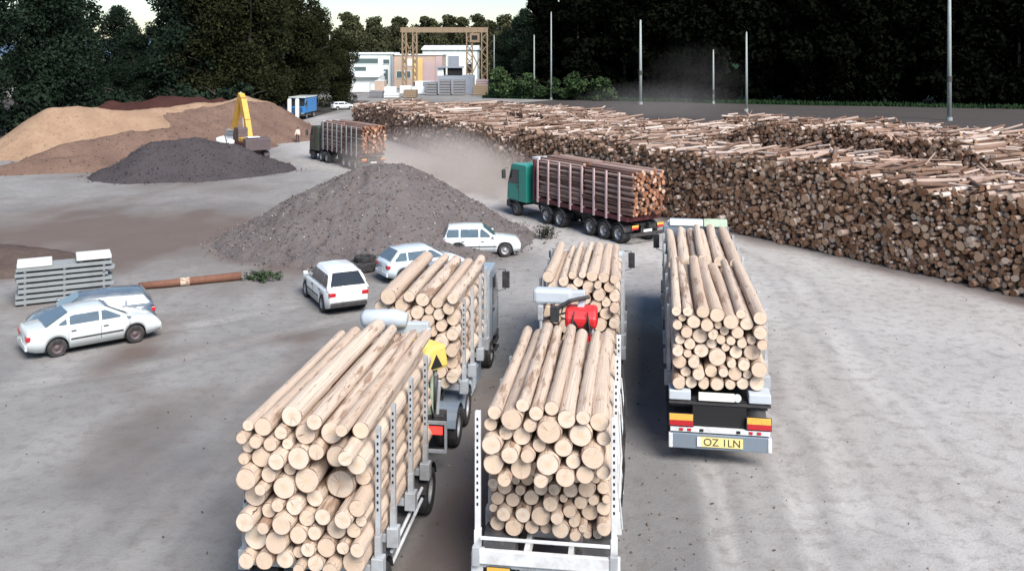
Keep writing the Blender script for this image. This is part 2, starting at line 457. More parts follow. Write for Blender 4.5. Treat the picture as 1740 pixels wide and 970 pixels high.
cam = bpy.data.cameras.new('camera'); co = bpy.data.objects.new('camera', cam); C.objects.link(co)
co.location = (0, 0, H_CAM); co.rotation_euler = (R(90), 0, 0)
cam.sensor_width = 36; cam.lens = 36 * 1550 / 1740
cam.shift_y = -393 / 1740; cam.clip_end = 12000; cam.clip_start = .5
scn.camera = co
scn.view_settings.view_transform = 'Standard'; scn.view_settings.look = 'None'
scn.view_settings.exposure = 1.18; scn.view_settings.gamma = 1
scn.cycles.volume_step_rate = .5; scn.cycles.max_bounces = 6; scn.cycles.volume_bounces = 1
scn.cycles.use_denoising = True

# ------------------------------------------------------------------ ground sheet
def axis(lo, hi, step, far_lo, far_hi):
    a = list(np.arange(lo, hi + 1e-6, step)); s = step; x = a[-1]
    while x < far_hi: s *= 1.16; x += s; a.append(x)
    s = step; x = a[0]; b = []
    while x > far_lo: s *= 1.16; x -= s; b.append(x)
    return np.array(b[::-1] + a)
gx = axis(-26, 26, .2, -6000, 6000); gy = axis(12, 62, .22, -400, 9000)
GX, GY = np.meshgrid(gx, gy)
def seg_dist(px, py, pts):
    d = np.full(px.shape, 1e9)
    for (x0, y0), (x1, y1) in zip(pts[:-1], pts[1:]):
        dx, dy = x1-x0, y1-y0; L = dx*dx+dy*dy
        t = np.clip(((px-x0)*dx + (py-y0)*dy)/L, 0, 1)
        d = np.minimum(d, np.hypot(px-x0-t*dx, py-y0-t*dy))
    return d
wx = GX + 1.6*(fbm(GX*.25, GY*.25, 3)-.5); wy = GY + 1.6*(fbm(GX*.25, GY*.25, 9)-.5)
track = np.zeros(GX.shape); ridge = np.zeros(GX.shape)
tracks = [([(6.2,10),(7.6,20),(9.6,32),(11.6,44),(6,60)], .36), ([(8.3,10),(9.7,20),(11.7,32),(13.0,42),(9,58)], .36),
          ([(3.2,10),(4.4,19),(5.4,26)], .3), ([(5.1,10),(6.3,19),(7.5,28)], .3),
          ([(12.5,12),(10.8,22),(12.0,33),(9.2,50)], .4),
          ([(-8.5,12),(-7.2,22),(-5,32),(-2,42)], .35), ([(-10.5,12),(-9.2,22),(-7.2,31)], .35),
          ([(-20,26),(-12,30),(-6,36),(-3,44)], .4), ([(-24,34),(-14,33.5),(-9,37)], .35)]
for pts, hw in tracks:
    d = seg_dist(wx*.35+GX*.65, wy*.35+GY*.65, pts)
    track = np.maximum(track, (np.exp(-((d-.19)/.12)**2) + .45*np.exp(-(d/hw)**2)) * 1.5*np.clip(fbm(GX*.4, GY*.16, 21)-.28, 0, 1))
    ridge = np.maximum(ridge, np.exp(-((d-hw*1.7)/(hw*.6))**2))
big = fbm(GX*.06, GY*.06, 31); mid = fbm(GX*.3, GY*.16, 41, 5)
right = 1/(1+np.exp(-(GX - 3.5 - .12*GY)/1.6)) * np.clip((70-GY)/20, 0, 1)
road = np.exp(-(seg_dist(wx, wy, [(-34,150),(-27,118),(-17,92),(-7,72),(-1,60),(3.5,50),(5,42)])/4.2)**2)
dust = np.clip(.10 + .85*right*(.45+.8*mid) + .95*road + .6*track*(GX > 0) + .2*track + .35*np.clip(big-.5, 0, 1)*2, 0, .92)
mudz_shade = np.exp(-(seg_dist(wx, wy, [(-1.9,12),(-.9,20),(.1,28)])/1.2)**2) * .85      # bark litter between the parked rigs
mudz_shade = np.maximum(mudz_shade, .7*np.exp(-(seg_dist(wx, wy, [(-12,31.5),(-7.5,33.5),(-4.5,35)])/.9)**2)*mid*1.6)  # streak beside the saloon: its shadow painted in as brown
mudz_shade = np.maximum(mudz_shade, 1.0*np.exp(-(((GX+22)/13)**2 + ((GY-53)/9)**2)))
mudz_shade = np.maximum(mudz_shade, .5*np.exp(-(seg_dist(wx, wy, [(-40,84),(-22,70)])/4)**2))
mudz_shade = np.maximum(mudz_shade, np.exp(-(seg_dist(wx, wy, [(27,31),(21.4,38.6),(14,51.2),(0,72)])/1.3)**2)*.7)
mudz_shade = np.maximum(mudz_shade, .75*np.exp(-(((GX+8)/8.8)**4 + ((GY-50)/6.8)**4)))
mud_shade = np.clip(mudz_shade*(.55+.9*mid) + (.5+.6*(GX < 2))*np.clip(mid-.53, 0, 1)*2, 0, .9)
damp_and_shade = np.clip(.5*np.exp(-(seg_dist(wx, wy, [(2.9,17),(4.0,25),(5.2,33)])/1.1)**2) + .7*np.clip(fbm(GX*.22, GY*.13, 55)-.56, 0, 1)*3*(1-right*.6)  # first term paints the shade strip between the middle and right rigs
               + .26*ridge*(1-np.clip(track,0,1))*fbm(GX*.5,GY*.3,81), 0, .75)
nearm = np.clip((90-np.hypot(GX, GY-30))/30, 0, 1)
GZ = (-.03*np.clip(track, 0, 1) + .018*ridge + .05*(fbm(GX*.4, GY*.4, 61)-.5) + .02*(fbm(GX*2, GY*2, 71)-.5)) * nearm - .015
ny, nx = GX.shape
V = np.stack([GX.ravel(), GY.ravel(), GZ.ravel()], 1)
idx = np.arange(nx*ny).reshape(ny, nx)
F = np.stack([idx[:-1,:-1].ravel(), idx[:-1,1:].ravel(), idx[1:,1:].ravel(), idx[1:,:-1].ravel()], 1)
gm = quick_mesh('ground', V, F, [M['ground']], smooth=True)
at = gm.color_attributes.new('dirt', 'FLOAT_COLOR', 'POINT')
at.data.foreach_set('color', np.stack([dust.ravel(), mud_shade.ravel(), damp_and_shade.ravel(), np.ones(nx*ny)], 1).astype(np.float32).ravel())
tag(link('ground', gm), 'pale dusty yard ground with bark litter and tyre tracks', kind='structure')

# ------------------------------------------------------------------ heaps
def heap(name, label, segs, slope, mat, bounds, step, rough=.25, seed=0, cat='heap', chips=0, chipmat=None, fine=.05, rnd_top=.8, csize=(.025,.085)):
    x0, x1, y0, y1 = bounds
    xs = np.arange(x0, x1+step, step); ys = np.arange(y0, y1+step, step)
    X, Y = np.meshgrid(xs, ys)
    Z = np.full(X.shape, -9.)
    for (ax, ay, az), (bx, by, bz) in segs:
        dx, dy = bx-ax, by-ay; L = dx*dx+dy*dy+1e-9
        t = np.clip(((X-ax)*dx+(Y-ay)*dy)/L, 0, 1)
        d = np.hypot(X-ax-t*dx, Y-ay-t*dy)
        z = az+(bz-az)*t - slope*(np.sqrt(d*d+rnd_top)-rnd_top**.5)
        Z = np.where(Z > z + 1.2, Z, np.where(z > Z + 1.2, z, (Z+z)/2 + np.sqrt(((Z-z)/2)**2 + .06)))   # smooth union
    low = np.clip(1 - Z/1.0, 0, 1)
    Z = Z + low**2*.28*(Z > -1)                                       # apron at the toe
    Z = Z + rough*(fbm(X*.45, Y*.45, seed)-.5)*2 + fine*(fbm(X*2.2, Y*2.2, seed+3)-.5)*2 + fine*.7*(fbm(X*6, Y*6, seed+5)-.5)
    n = X.size; ii = np.arange(n).reshape(X.shape)
    F = np.stack([ii[:-1,:-1].ravel(), ii[:-1,1:].ravel(), ii[1:,1:].ravel(), ii[1:,:-1].ravel()], 1)
    zf = Z.ravel(); keep = (zf[F] > -.12).any(1)
    zc = np.maximum(zf, -.2)
    V = np.stack([X.ravel(), Y.ravel(), zc], 1); F = F[keep]
    used = np.unique(F); remap = np.zeros(n, int); remap[used] = np.arange(len(used))
    o = link(name, quick_mesh(name, V[used], remap[F], [mat], smooth=True))
    tag(o, label, cat)
    if chips:
        rng = np.random.default_rng(seed)
        pick = rng.choice(used[(zf[used] > -.1)], chips)
        scatter('chip', V[pick] + rng.normal(0, 1, (chips, 3))*[step*.5,step*.5,.01] + np.where(zf[pick] < .25, 1, 0)[:,None]*rng.normal(0, .45, (chips,3))*[1,1,0]*1.0 + np.where(zf[pick] < .05, 1, 0)[:,None]*[0,0,.06], rng, csize[0], csize[1], chipmat, o)
    return o

def scatter(name, P, rng, lo, hi, mat, parent=None):
    n = len(P)
    B = np.array([(-1,-.5,-.25),(1,-.5,-.25),(1,.5,-.25),(-1,.5,-.25),(-1,-.5,.25),(1,-.5,.25),(1,.5,.25),(-1,.5,.25)])
    s = rng.uniform(lo, hi, (n,1,1)); a = rng.uniform(0, 6.28, n); b = rng.normal(0, .5, n)
    ca, sa, cb, sb = np.cos(a), np.sin(a), np.cos(b), np.sin(b)
    Rm = np.zeros((n,3,3)); Rm[:,0,0]=ca*cb; Rm[:,0,1]=-sa; Rm[:,0,2]=ca*sb; Rm[:,1,0]=sa*cb; Rm[:,1,1]=ca; Rm[:,1,2]=sa*sb; Rm[:,2,0]=-sb; Rm[:,2,2]=cb
    L = B[None]*s*rng.uniform(.6, 1.6, (n,1,3))
    V = np.einsum('nij,nkj->nki', Rm, L) + P[:,None,:]
    f = np.array([(0,3,2,1),(4,5,6,7),(0,1,5,4),(1,2,6,5),(2,3,7,6),(3,0,4,7)])
    F = (f[None] + (np.arange(n)*8)[:,None,None]).reshape(-1, 4)
    o = link(name, quick_mesh(name, V.reshape(-1,3), F, [mat]), parent)
    o['kind'] = 'stuff'
    return o

heap('sawdust_heap_lit_crest', 'pale tan sawdust heap, tallest mound at the left edge, with an added lit crest',
     [((-48.0,95,4.75),(-46.0,96,4.6)), ((-46.0,96,4.6),(-41.5,99.5,3.95)), ((-41.5,99.5,3.95),(-37.2,108,4.35)), ((-37.2,108,4.35),(-33.2,112.8,4.8)), ((-33.2,112.8,4.8),(-31,115.0,4.4))], .80, M['sand'], (-64,-18,80,130), .35, .3, 11, chips=1500, chipmat=M['sandchip'], csize=(.02,.06))  # segments past the first add a pale ridge imitating the bark heap's lit crest
heap('bark_heap', 'long reddish brown bark heap stretching behind the dark grey heap and the digger',
     [((-42,98,3.2),(-37.5,105,3.8)), ((-37.5,105,3.8),(-33,110.5,4.35)), ((-33,110.5,4.35),(-30.6,113.5,4.3)), ((-45,78.5,.7),(-38,82,1.0)),
      ((-43,88,1.8),(-38,92,2.4)), ((-38,92,2.4),(-32,101,2.9))], .64, M['bark'], (-64,-18,66,128), .4, .35, 12, chips=4000, chipmat=M['barkchip'], fine=.09, csize=(.02,.065))
heap('red_bark_mound', 'low dark red bark mound behind the saddle of the sawdust heap',
     [((-53,121,3.9),(-46,121,4.5)), ((-46,121,4.5),(-39,121,4.5))], .7, M['darkbark'], (-64,-30,108,132), .5, .5, 13)
heap('grit_heap', 'dark charcoal grey heap in front of the digger',
     [((-30.3,78,2.75),(-27.3,79,2.85)), ((-27.3,79,2.85),(-24.4,80,2.0)), ((-24.4,80,2.0),(-22,81,.9))], .66, M['slag'], (-42,-14,66,90), .25, .28, 14, chips=3500, chipmat=M['slagchip'], fine=.10, csize=(.02,.065))
heap('mulch_heap', 'rough grey brown mulch heap behind the white parked cars',
     [((-10.6,50.9,2.5),(-9.6,51,3.05)), ((-9.6,51,3.05),(-7.6,51.4,3.75)), ((-7.6,51.4,3.75),(-6.2,51.4,3.7)), ((-6.2,51.4,3.7),(-4.5,51.5,2.2)), ((-4.5,51.5,2.2),(-3.6,51.6,.8))], .66,
     M['mulch'], (-20,3,40,62), .11, .16, 15, chips=6500, chipmat=M['mulchchip'], fine=.17, csize=(.02,.065), rnd_top=1.8)
heap('soil_mound', 'low brown soil mound behind the grey slab stack',
     [((-27.5,45,1.1),(-24.3,44.6,.7))], .45, M['soil'], (-33,-20,39,51), .2, .15, 16, fine=.08)

# ------------------------------------------------------------------ logs
def log_mesh(seed, n=18, segs=16):
    rnd = random.Random(seed)
    mb = MB(); vs = []; fs = []
    bx, bz = rnd.uniform(-.5, .5), rnd.uniform(-.4, .4)
    ph = [rnd.uniform(0, 6.28) for _ in range(3)]
    ys = [0, .004] + [i/segs for i in range(1, segs)] + [.996, 1]
    for i, y in enumerate(ys):
        tp = 1.0 - .14*y
        e = .955 if i in (0, len(ys)-1) else 1
        ox, oz = bx*4*y*(1-y)*.45, bz*4*y*(1-y)*.45
        for k in range(n):
            a = 2*math.pi*k/n
            r = tp*e*(1 + .045*math.sin(2*a+ph[0]) + .03*math.sin(3*a+ph[1]+3*y) + .022*math.sin(5*a+ph[2]+7*y))
            vs.append((ox + r*math.cos(a), y, oz + r*math.sin(a)))
    N = len(ys)
    for _ in range(26):                                       # knots and flutes
        i = rnd.randrange(2, N-2); k = rnd.randrange(n); ox, oz = bx*4*ys[i]*(1-ys[i])*.45, bz*4*ys[i]*(1-ys[i])*.45
        x, y, z = vs[i*n+k]; q = 1 + rnd.uniform(.04, .13)
        vs[i*n+k] = (ox+(x-ox)*q, y, oz+(z-oz)*q)
    for i in range(N-1):
        for k in range(n):
            k2 = (k+1) % n
            fs.append((i*n+k, i*n+k2, (i+1)*n+k2, (i+1)*n+k))
    mb.add(vs, fs, M['log_side'])
    mb.add(vs[:n], [tuple(range(n))], M['log_end'])
    mb.add(vs[-n:], [tuple(range(n))], M['log_end'])
    me = mb.mesh('pine_log')
    me.polygons.foreach_set('use_smooth', [len(p.vertices) == 4 for p in me.polygons])
    return me
LOGS = [log_mesh(s) for s in range(8)]

def pack(hw, z0, z1, radii, seed, dome=.0):
    """drop circles into a bin of half width hw until they reach z1"""
    rnd = random.Random(seed); out = []; fails = 0
    while fails < 14:
        r = radii(rnd); best = None
        for i in range(70):
            x = -hw + r + (2*hw-2*r)*((i + rnd.random())/70)
            z = z0 + r
            for (cx, cz, cr) in out:
                dx = x-cx; s = r+cr
                if abs(dx) < s: z = max(z, cz + math.sqrt(s*s-dx*dx))
            if best is None or z < best[1]: best = (x, z)
        lim = z1 + dome*(1-(best[0]/hw)**2)
        if best[1] + r*.5 > lim: fails += 1; continue
        out.append((best[0], best[1], r))
    return out
ORD = 'first second third fourth fifth sixth seventh eighth ninth tenth eleventh twelfth thirteenth fourteenth fifteenth'.split()
N_LOGS = [0]
def load(root, phrase, group, circles, y0, L, seed, ends=None, ragged=.14, yaw=.5):
    rnd = random.Random(seed)
    Mx = Matrix.Translation(root.location) @ root.rotation_euler.to_matrix().to_4x4()
    cs = sorted(circles, key=lambda c: -c[1])
    avg = sum(c[2] for c in cs)/len(cs)
    layers = []; 
    for c in cs:
        if layers and layers[-1][0][1] - c[1] < avg*1.25: layers[-1].append(c)
        else: layers.append([c])
    for li, lay in enumerate(layers):
        lay.sort()
        for k, (x, z, r) in enumerate(lay):
            o = bpy.data.objects.new('pine_log', LOGS[rnd.randrange(8)]); C.objects.link(o)
            off = rnd.uniform(-ragged, ragged) + (ends(x, z, rnd) if ends else 0)
            o.location = Mx @ Vector((x, y0 + off, z))
            o.rotation_euler = (R(rnd.uniform(-.25,.25)), R(rnd.uniform(0,360)), root.rotation_euler.z + R(rnd.uniform(-yaw, yaw)))
            Lg = L + rnd.uniform(-.1, .12)
            o.scale = (r*.995, Lg, r*.995)
            size = 'thick' if r > avg*1.2 else ('thin' if r < avg*.82 else 'medium')
            tag(o, f"{size} pale pine log, {ORD[min(k,14)]} from left in {ORD[min(li,14)]} layer down, {phrase}", 'log', group)
            N_LOGS[0] += 1

# ------------------------------------------------------------------ vehicle pieces
def make_wheel(r, w, rim):
    a = MB(); rr = r*.58
    a.lathe_x([(-w*.30,.0),(-w*.30,rr*.35),(-w*.20,rr*.42),(-w*.06,rr*.8),(-w*.42,rr*.92),(-w*.46,rr),(w*.46,rr),(w*.42,rr*.92),(w*.06,rr*.8),(w*.20,rr*.42),(w*.30,rr*.35),(w*.30,0)], rim, 24)
    for k in range(8):
        t = 2*math.pi*k/8
        a.box(-w*.26, w*.26, rr*.58*math.cos(t)-rr*.045, rr*.58*math.cos(t)+rr*.045, rr*.58*math.sin(t)-rr*.045, rr*.58*math.sin(t)+rr*.045, M['hole'])
    t = MB()
    t.lathe_x([(-w*.46,rr*.985),(-w*.5,rr*1.1),(-w*.5,r*.90),(-w*.42,r*.985),(-w*.15,r),(-w*.13,r*.975),(-w*.09,r*.975),(-w*.07,r),(w*.07,r),(w*.09,r*.975),(w*.13,r*.975),(w*.15,r),(w*.42,r*.985),(w*.5,r*.90),(w*.5,rr*1.1),(w*.46,rr*.985)], M['rubber'], 28)
    return a.mesh('wheel', True), t.mesh('tyre', True)
WH = {'truck': make_wheel(.5, .32, M['alu']), 'dual': make_wheel(.5, .62, M['alu']), 'car': make_wheel(.315, .21, M['alu']), 'suv': make_wheel(.35, .22, M['alu'])}
WH['cardark'] = make_wheel(.315, .21, M['exgrey'])
def wheel(root, kind, x, y, rz=None):
    a, t = WH[kind]
    r = .5 if kind in ('truck', 'dual') else (.35 if kind == 'suv' else .315)
    o = link('wheel', a, root); o.location = (x, y, r-.01)
    link('tyre', t, o)
    return o

def stake_pair(root, y, zf, zt, hw, mat, holes=False, wdt=.09, ztl=None):
    b = MB(); b.box(-hw-.05, hw+.05, y-.08, y+.08, zf-.16, zf-.004, mat)
    for s in (-1, 1): b.box(s*hw-.11, s*hw+.11, y-.11, y+.11, zf-.24, zf+.12, mat)
    b.build('bunk', root, bevel=.012)
    for s in (-1, 1):
        m = MB(); x = s*hw
        if s < 0 and ztl: zt0 = zt; zt = ztl
        elif ztl: zt = zt0
        m.box(x-wdt/2, x+wdt/2, y-.055, y+.055, zf+.12, zt, mat)
        m.box(x-wdt/2-.012, x+wdt/2+.012, y-.067, y+.067, zf+.12, zf+.5, mat)
        if holes:
            z = zf + .95
            while z < zt - .08:
                m.box(x-.018, x+.018, y-.061, y-.05, z, z+.055, M['hole']); z += .13
        m.build('stake', root, bevel=.008)

def chassis(root, y0, y1, z, mat, hw=.42):
    m = MB()
    for s in (-1, 1):
        m.box(s*hw-.05, s*hw+.05, y0, y1, z-.28, z-.24, mat); m.box(s*hw-.012, s*hw+.012, y0, y1, z-.24, z-.04, mat); m.box(s*hw-.05, s*hw+.05, y0, y1, z-.04, z, mat)
    k = y0 + .3
    while k < y1: m.box(-hw+.012, hw-.012, k-.04, k+.04, z-.2, z-.06, mat); k += 1.25
    m.build('chassis', root)

def mudguard(root, x, y, r=.58, w=.36, mat=None):
    m = MB(); n = 9; v = []; f = []
    for i in range(n):
        a = math.pi*(.08 + .84*i/(n-1))
        for rr in (r, r+.02):
            for s in (-1, 1): v.append((x+s*w/2, y+rr*math.cos(a), .5+rr*math.sin(a)))
    for i in range(n-1):
        b = i*4; c = b+4
        f += [(b,b+1,c+1,c),(b+2,c+2,c+3,b+3),(b,c,c+2,b+2),(b+1,b+3,c+3,c+1)]
    m.add(v, f, mat or M['blackplastic']); m.build('mudguard', root)

def tail(root, x, z, y, w=.42, h=.16, lit=False, orange=True):
    m = MB(); m.box(x-w/2-.02, x+w/2+.02, y, y+.08, z-h*.6, z+h*.6, M['blackplastic'])
    o = m.build('tail_light', root, bevel=.01)
    l = MB(); l.box(x-w/2, x+w/2, y-.02, y+.01, z-h/2, z+(0 if orange else h/2), M['redlit'] if lit else M['redlens']); l.build('red_lens', o, bevel=.006)
    if orange:
        l = MB(); l.box(x-w/2, x+w/2, y-.022, y+.01, z+.004, z+h/2+.03, M['orange']); l.build('orange_lens', o, bevel=.006)
    return o

def text_on(root, txt, size, x, y, z, mat, parent_name='plate_text'):
    cu = bpy.data.curves.new(parent_name, 'FONT'); cu.body = txt; cu.size = size; cu.align_x = 'CENTER'; cu.align_y = 'CENTER'; cu.extrude = .002
    t = bpy.data.objects.new(parent_name, cu); C.objects.link(t)
    bpy.context.view_layer.update()
    me = bpy.data.meshes.new_from_object(t.evaluated_get(bpy.context.evaluated_depsgraph_get()))
    bpy.data.objects.remove(t)
    me.materials.clear(); me.materials.append(mat)
    o = link(parent_name, me, root); o.location = (x, y, z); o.rotation_euler = (R(90), 0, 0)
    return o

def cab(root, y0, mat, top=3.45, dep=2.15, hw=1.23, deflector=True, roofmat=None):
    """cab over engine, front towards +y; y0 is its back wall"""
    y1 = y0+dep
    prof = [(y0,.95),(y0,top-.05),(y0+.12,top),(y1-.62,top),(y1-.42,top-.1),(y1-.02,1.95),(y1+.04,1.2),(y1+.03,.95)]
    m = MB(); m.prism(prof, -hw, hw, mat); c = m.build('cab', root, bevel=.05)
    g = MB()
    ya, za, yb, zb = y1-.39, top-.22, y1-.04, 2.06
    nrm = Vector((0, za-zb, yb-ya)).normalized()*.012
    q = [Vector((-hw+.13,ya,za)), Vector((hw-.13,ya,za)), Vector((hw-.07,yb,zb)), Vector((-hw+.07,yb,zb))]
    g.add([p+nrm for p in q] + [p-nrm*2 for p in q], [(0,1,2,3),(7,6,5,4),(0,4,5,1),(1,5,6,2),(2,6,7,3),(3,7,4,0)], M['glass'])
    g.build('windscreen', root)
    for s in (-1, 1):
        g = MB(); x = s*(hw+.006)
        P = [(y1-1.25,2.05),(y1-1.25,top-.35),(y1-.52,top-.35),(y1-.18,2.3),(y1-.14,2.05)]
        g.prism(P, x-.012, x+.012, M['glass']); g.build('side_window', root)
        d = MB(); x2 = s*(hw+.003)
        for (a, b_, c_, d_) in ((y1-1.32,y1-1.30,1.05,top-.3),(y1-.10,y1-.08,1.05,2.1)): d.box(x2-.006, x2+.006, a, b_, c_, d_, M['hole'])
        d.box(s*(hw+.02)-.02, s*(hw+.02)+.02, y1-1.25, y1-1.08, 1.86, 1.92, M['blackplastic']); d.build('door', root)
        mm = MB()
        mm.tube([(s*hw, y1-.1, 2.95),(s*(hw+.24), y1+.04, 2.92),(s*(hw+.24), y1+.04, 2.25),(s*hw, y1-.05, 2.2)], .018, M['blackplastic'], 6)
        mm.box(s*(hw+.26)-.12, s*(hw+.26)+.12, y1-.03, y1+.1, 2.3, 2.85, M['blackplastic'])
        mm.build('mirror', root, bevel=.025)
        h = MB(); h.box(s*.88-.22, s*.88+.22, y1+.02, y1+.09, .78, .98, M['clear']); h.build('headlight', root, bevel=.02)
        st = MB()
        for k in range(3): st.box(s*(hw-.02)-.1, s*(hw-.02)+.1, y1-1.0, y1-.35, .45+.26*k, .49+.26*k, M['darksteel'])
        st.build('step', root)
    gr = MB(); gr.box(-.85, .85, y1+.03, y1+.075, 1.1, 1.85, M['blackplastic'])
    for k in range(5): gr.box(-.82, .82, y1+.075, y1+.095, 1.17+.14*k, 1.21+.14*k, mat)
    gr.build('grille', root)
    b = MB(); b.box(-hw, hw, y1-.35, y1+.12, .48, .92, M['darksteel']); b.build('bumper', root, bevel=.05)
    if deflector:
        d = MB(); d.prism([(y0+.1,top+.003),(y0+.1,top+.42),(y0+.35,top+.45),(y1-.75,top+.003)], -hw+.15, hw-.15, roofmat or mat); d.build('roof_deflector', root, bevel=.05)
    return c

def loader_crane(root, y, x, slew, slewmat, colmat, boommat, zslew=2.45, boom_dir=-1, zboom=3.45, turn=0):
    c = MB(); c.box(x-.55, x+.55, y-.22, y+.22, .85, 1.25, M['darksteel'])
    c.prism([(y-.22,1.25),(y-.16,zslew-.15),(y+.16,zslew-.15),(y+.22,1.25)], x-.27, x+.27, colmat)
    c.tube([(x+.36,y-.1,1.2),(x+.42,y-.1,2.1)], .05, M['galv'], 8)
    c.tube([(x,y,zslew-.2),(x,y,zslew)], .3, M['darksteel'], 16)
    o = c.build('crane_column', root, bevel=.02)
    s = MB(); wz = .52*slew
    s.prism([(y-.38,zslew),(y-.42,zslew+.34*slew),(y-.2,zslew+.62*slew),(y+.3,zslew+.62*slew),(y+.4,zslew)], x-wz, x+wz, slewmat)
    # two dark triangular openings on the back and on the right flank
    t = s
    for cx in (-.22*slew, .22*slew):
        yy = y-.435
        t.add([(x+cx-.13,yy+.02,zslew+.06),(x+cx+.13,yy+.02,zslew+.06),(x+cx,yy-.012,zslew+.31*slew)], [(0,1,2)], M['hole'])
    for cy in (-.03,):
        xx = x+wz+.006
        t.add([(xx,y+cy-.2,zslew+.08),(xx,y+cy+.2,zslew+.08),(xx,y+cy,zslew+.42*slew)], [(0,1,2)], M['hole'])
    o2 = s.build('crane_slew_base', root, bevel=.09)
    if turn:
        o2.matrix_basis = Matrix.Translation((x,y,0)) @ Matrix.Rotation(R(turn), 4, 'Z') @ Matrix.Translation((-x,-y,0))
    j = MB()
    for k in (-1, 1):
        j.tube([(x+k*.30,y-.05,zslew+.2),(x+k*.30,y-.05,zslew-.75)], .055, M['galv'], 10)
        j.tube([(x+k*.30,y-.05,zslew-.2),(x+k*.30,y-.05,zslew-1.05)], .085, M['darksteel'], 10)
        j.tube([(x+k*.18,y-.42,zslew+.5),(x+k*.26,y-.5,zslew),(x+k*.22,y-.36,zslew-.7),(x+k*.3,y-.25,zslew-1.2)], .022, M['rubber'], 6)
    j.build('crane_ram', root, True)
    b = MB()
    # first boom up, second boom folded back across the truck
    b.bar((x-.05, y+.05, zslew+.5*slew), (x-.05*boom_dir, y+.12, zboom), .2, .24, boommat)
    b.bar((x+.1, y+.12, zboom), (x+boom_dir*1.35, y+.1, zboom-.05), .24, .26, boommat)
    b.build('crane_boom', root, bevel=.03)
    h = MB()
    for k in range(3): h.tube([(x+boom_dir*(.5+.25*k), y-.06, zboom-.12),(x+boom_dir*(.55+.27*k), y-.22, zboom-.45-.08*k),(x+boom_dir*.3, y-.1, zslew+.4)], .028, M['rubber'], 6)
    h.build('hydraulic_hose', root)
    return o

# ------------------------------------------------------------------ parked timber rigs (lanes head slightly right)
def lane(p, hd, d): return (p[0] + math.sin(R(hd))*d, p[1] + math.cos(R(hd))*d, 0)

# --- lane 1: trailer on the left
P1 = (-3.68, 15.9); HD1 = 7.3
t1 = thing('log_trailer', 'log trailer with perforated grey stakes, at the bottom left of the parked rigs', 'trailer', (*P1, 0), HD1, 'parked log trailers')
ZF1 = 1.22
chassis(t1, .0, 5.6, ZF1-.2, M['bluegrey'])
for y in (.55, 1.6, 3.0, 4.35): stake_pair(t1, y, ZF1, 3.66, 1.235, M['galv'], True, .085, 3.2)
for y in (.95, 4.85):
    for s in (-1, 1): wheel(t1, 'dual', s*.95, y); mudguard(t1, s*.95, y, .57, .62)
for s in (-1, 1):
    sg = MB()
    for z in (.62, .86): sg.tube([(s*1.2, 1.6, z),(s*1.2, 4.15, z)], .035, M['whitesteel'], 8)
    for y in (1.8, 3.9): sg.box(s*1.2-.16, s*1.2-.036, y-.03, y+.03, .58, .95, M['bluegrey'])
    sg.build('side_guard', t1)
bp = MB(); bp.box(-1.2, 1.2, -.12, .02, .42, .62, M['bluegrey']); bp.build('bumper', t1, bevel=.02)
for s in (-1, 1): tail(t1, s*.85, .86, -.06)
db = MB(); db.bar((-.3,5.6,.85),(0,7.4,.75),.1,.12,M['darksteel']); db.bar((.3,5.6,.85),(0,7.4,.75),.1,.12,M['darksteel']); db.build('drawbar', t1)
def rad1(r): return min(.27, max(.105, r.gauss(.148, .042)))
def ends1(x, z, rnd):
    if z > 3.15 and x > .35: return -.32 if rnd.random() < .5 else .05      # one long overhanging butt on the right
    if 2.6 < z < 3.15 and x > .3: return .5
    return .1 if rnd.random() < .2 else 0
load(t1, 'trailer at bottom left', 'logs on the left trailer', pack(1.185, ZF1, 3.90, rad1, 4, .16), .05, 5.4, 41, ends1)

# --- lane 1: truck ahead, yellow crane
q = lane(P1, HD1, 6.9)
k1 = thing('log_truck', 'grey log truck with a yellow loader crane, ahead of the left trailer', 'truck', q, HD1, 'parked log trucks')
chassis(k1, .0, 9.0, 1.05, M['bluegrey'])
for y in (1.5, 2.85):
    for s in (-1, 1): wheel(k1, 'dual', s*.93, y); mudguard(k1, s*.93, y, .58, .62, M['bluegrey'])
for s in (-1, 1): wheel(k1, 'truck', s*1.03, 7.6)
ZF2 = 1.35
for y in (2.2, 3.5, 4.9, 5.9): stake_pair(k1, y, ZF2, 3.66, 1.235, M['galv'], y < 3, .085, 3.3)
hb = MB(); hb.box(-1.2, 1.2, 6.60, 6.68, 1.3, 3.5, M['galv'])
for k in range(7): hb.box(-1.15+.36*k, -1.08+.36*k, 6.55, 6.598, 1.35, 3.55, M['bluegrey'])
hb.build('headboard', k1)
cab(k1, 6.75, M['greycab'], 3.3, 2.0, deflector=False)
for y, mt in ((3.9, M['teal']), (4.9, M['bluegrey'])):
    tb = MB(); tb.box(.82, 1.2, y-.4, y+.4, .5, 1.0, M['palegrey'] if mt is M['teal'] else mt); tb.build('tool_box', k1, bevel=.03)
ft = MB(); ft.tube([(-1.0,3.6,.75),(-1.0,5.0,.75)], .3, M['alu'], 18); ft.build('fuel_tank', k1, bevel=.02)
loader_crane(k1, .45, .52, 1.0, M['yellow'], M['palegreen'], M['palegrey'], 2.4, -1, 3.35, turn=-38)
sh = MB(); sh.tube([(-1.05,.3,3.56),(-.95,.3,3.58),(-.2,.35,3.6),(.1,.35,3.58)], [.16,.24,.24,.17], M['palegrey'], 16); sh.build('crane_housing', k1, True)
rf = MB()
for z in (1.22, .52): rf.box(-1.22, 1.22, -.16, -.10, z-.035, z+.035, M['galv'])
for x in (-1.2, .28, 1.2): rf.box(x-.03, x+.03, -.158, -.102, .555, 1.185, M['galv'])
rf.build('light_frame', k1)
for s in (-1, 1): tail(k1, s*.85, 1.0, -.06, .5, .2, lit=(s > 0), orange=False)
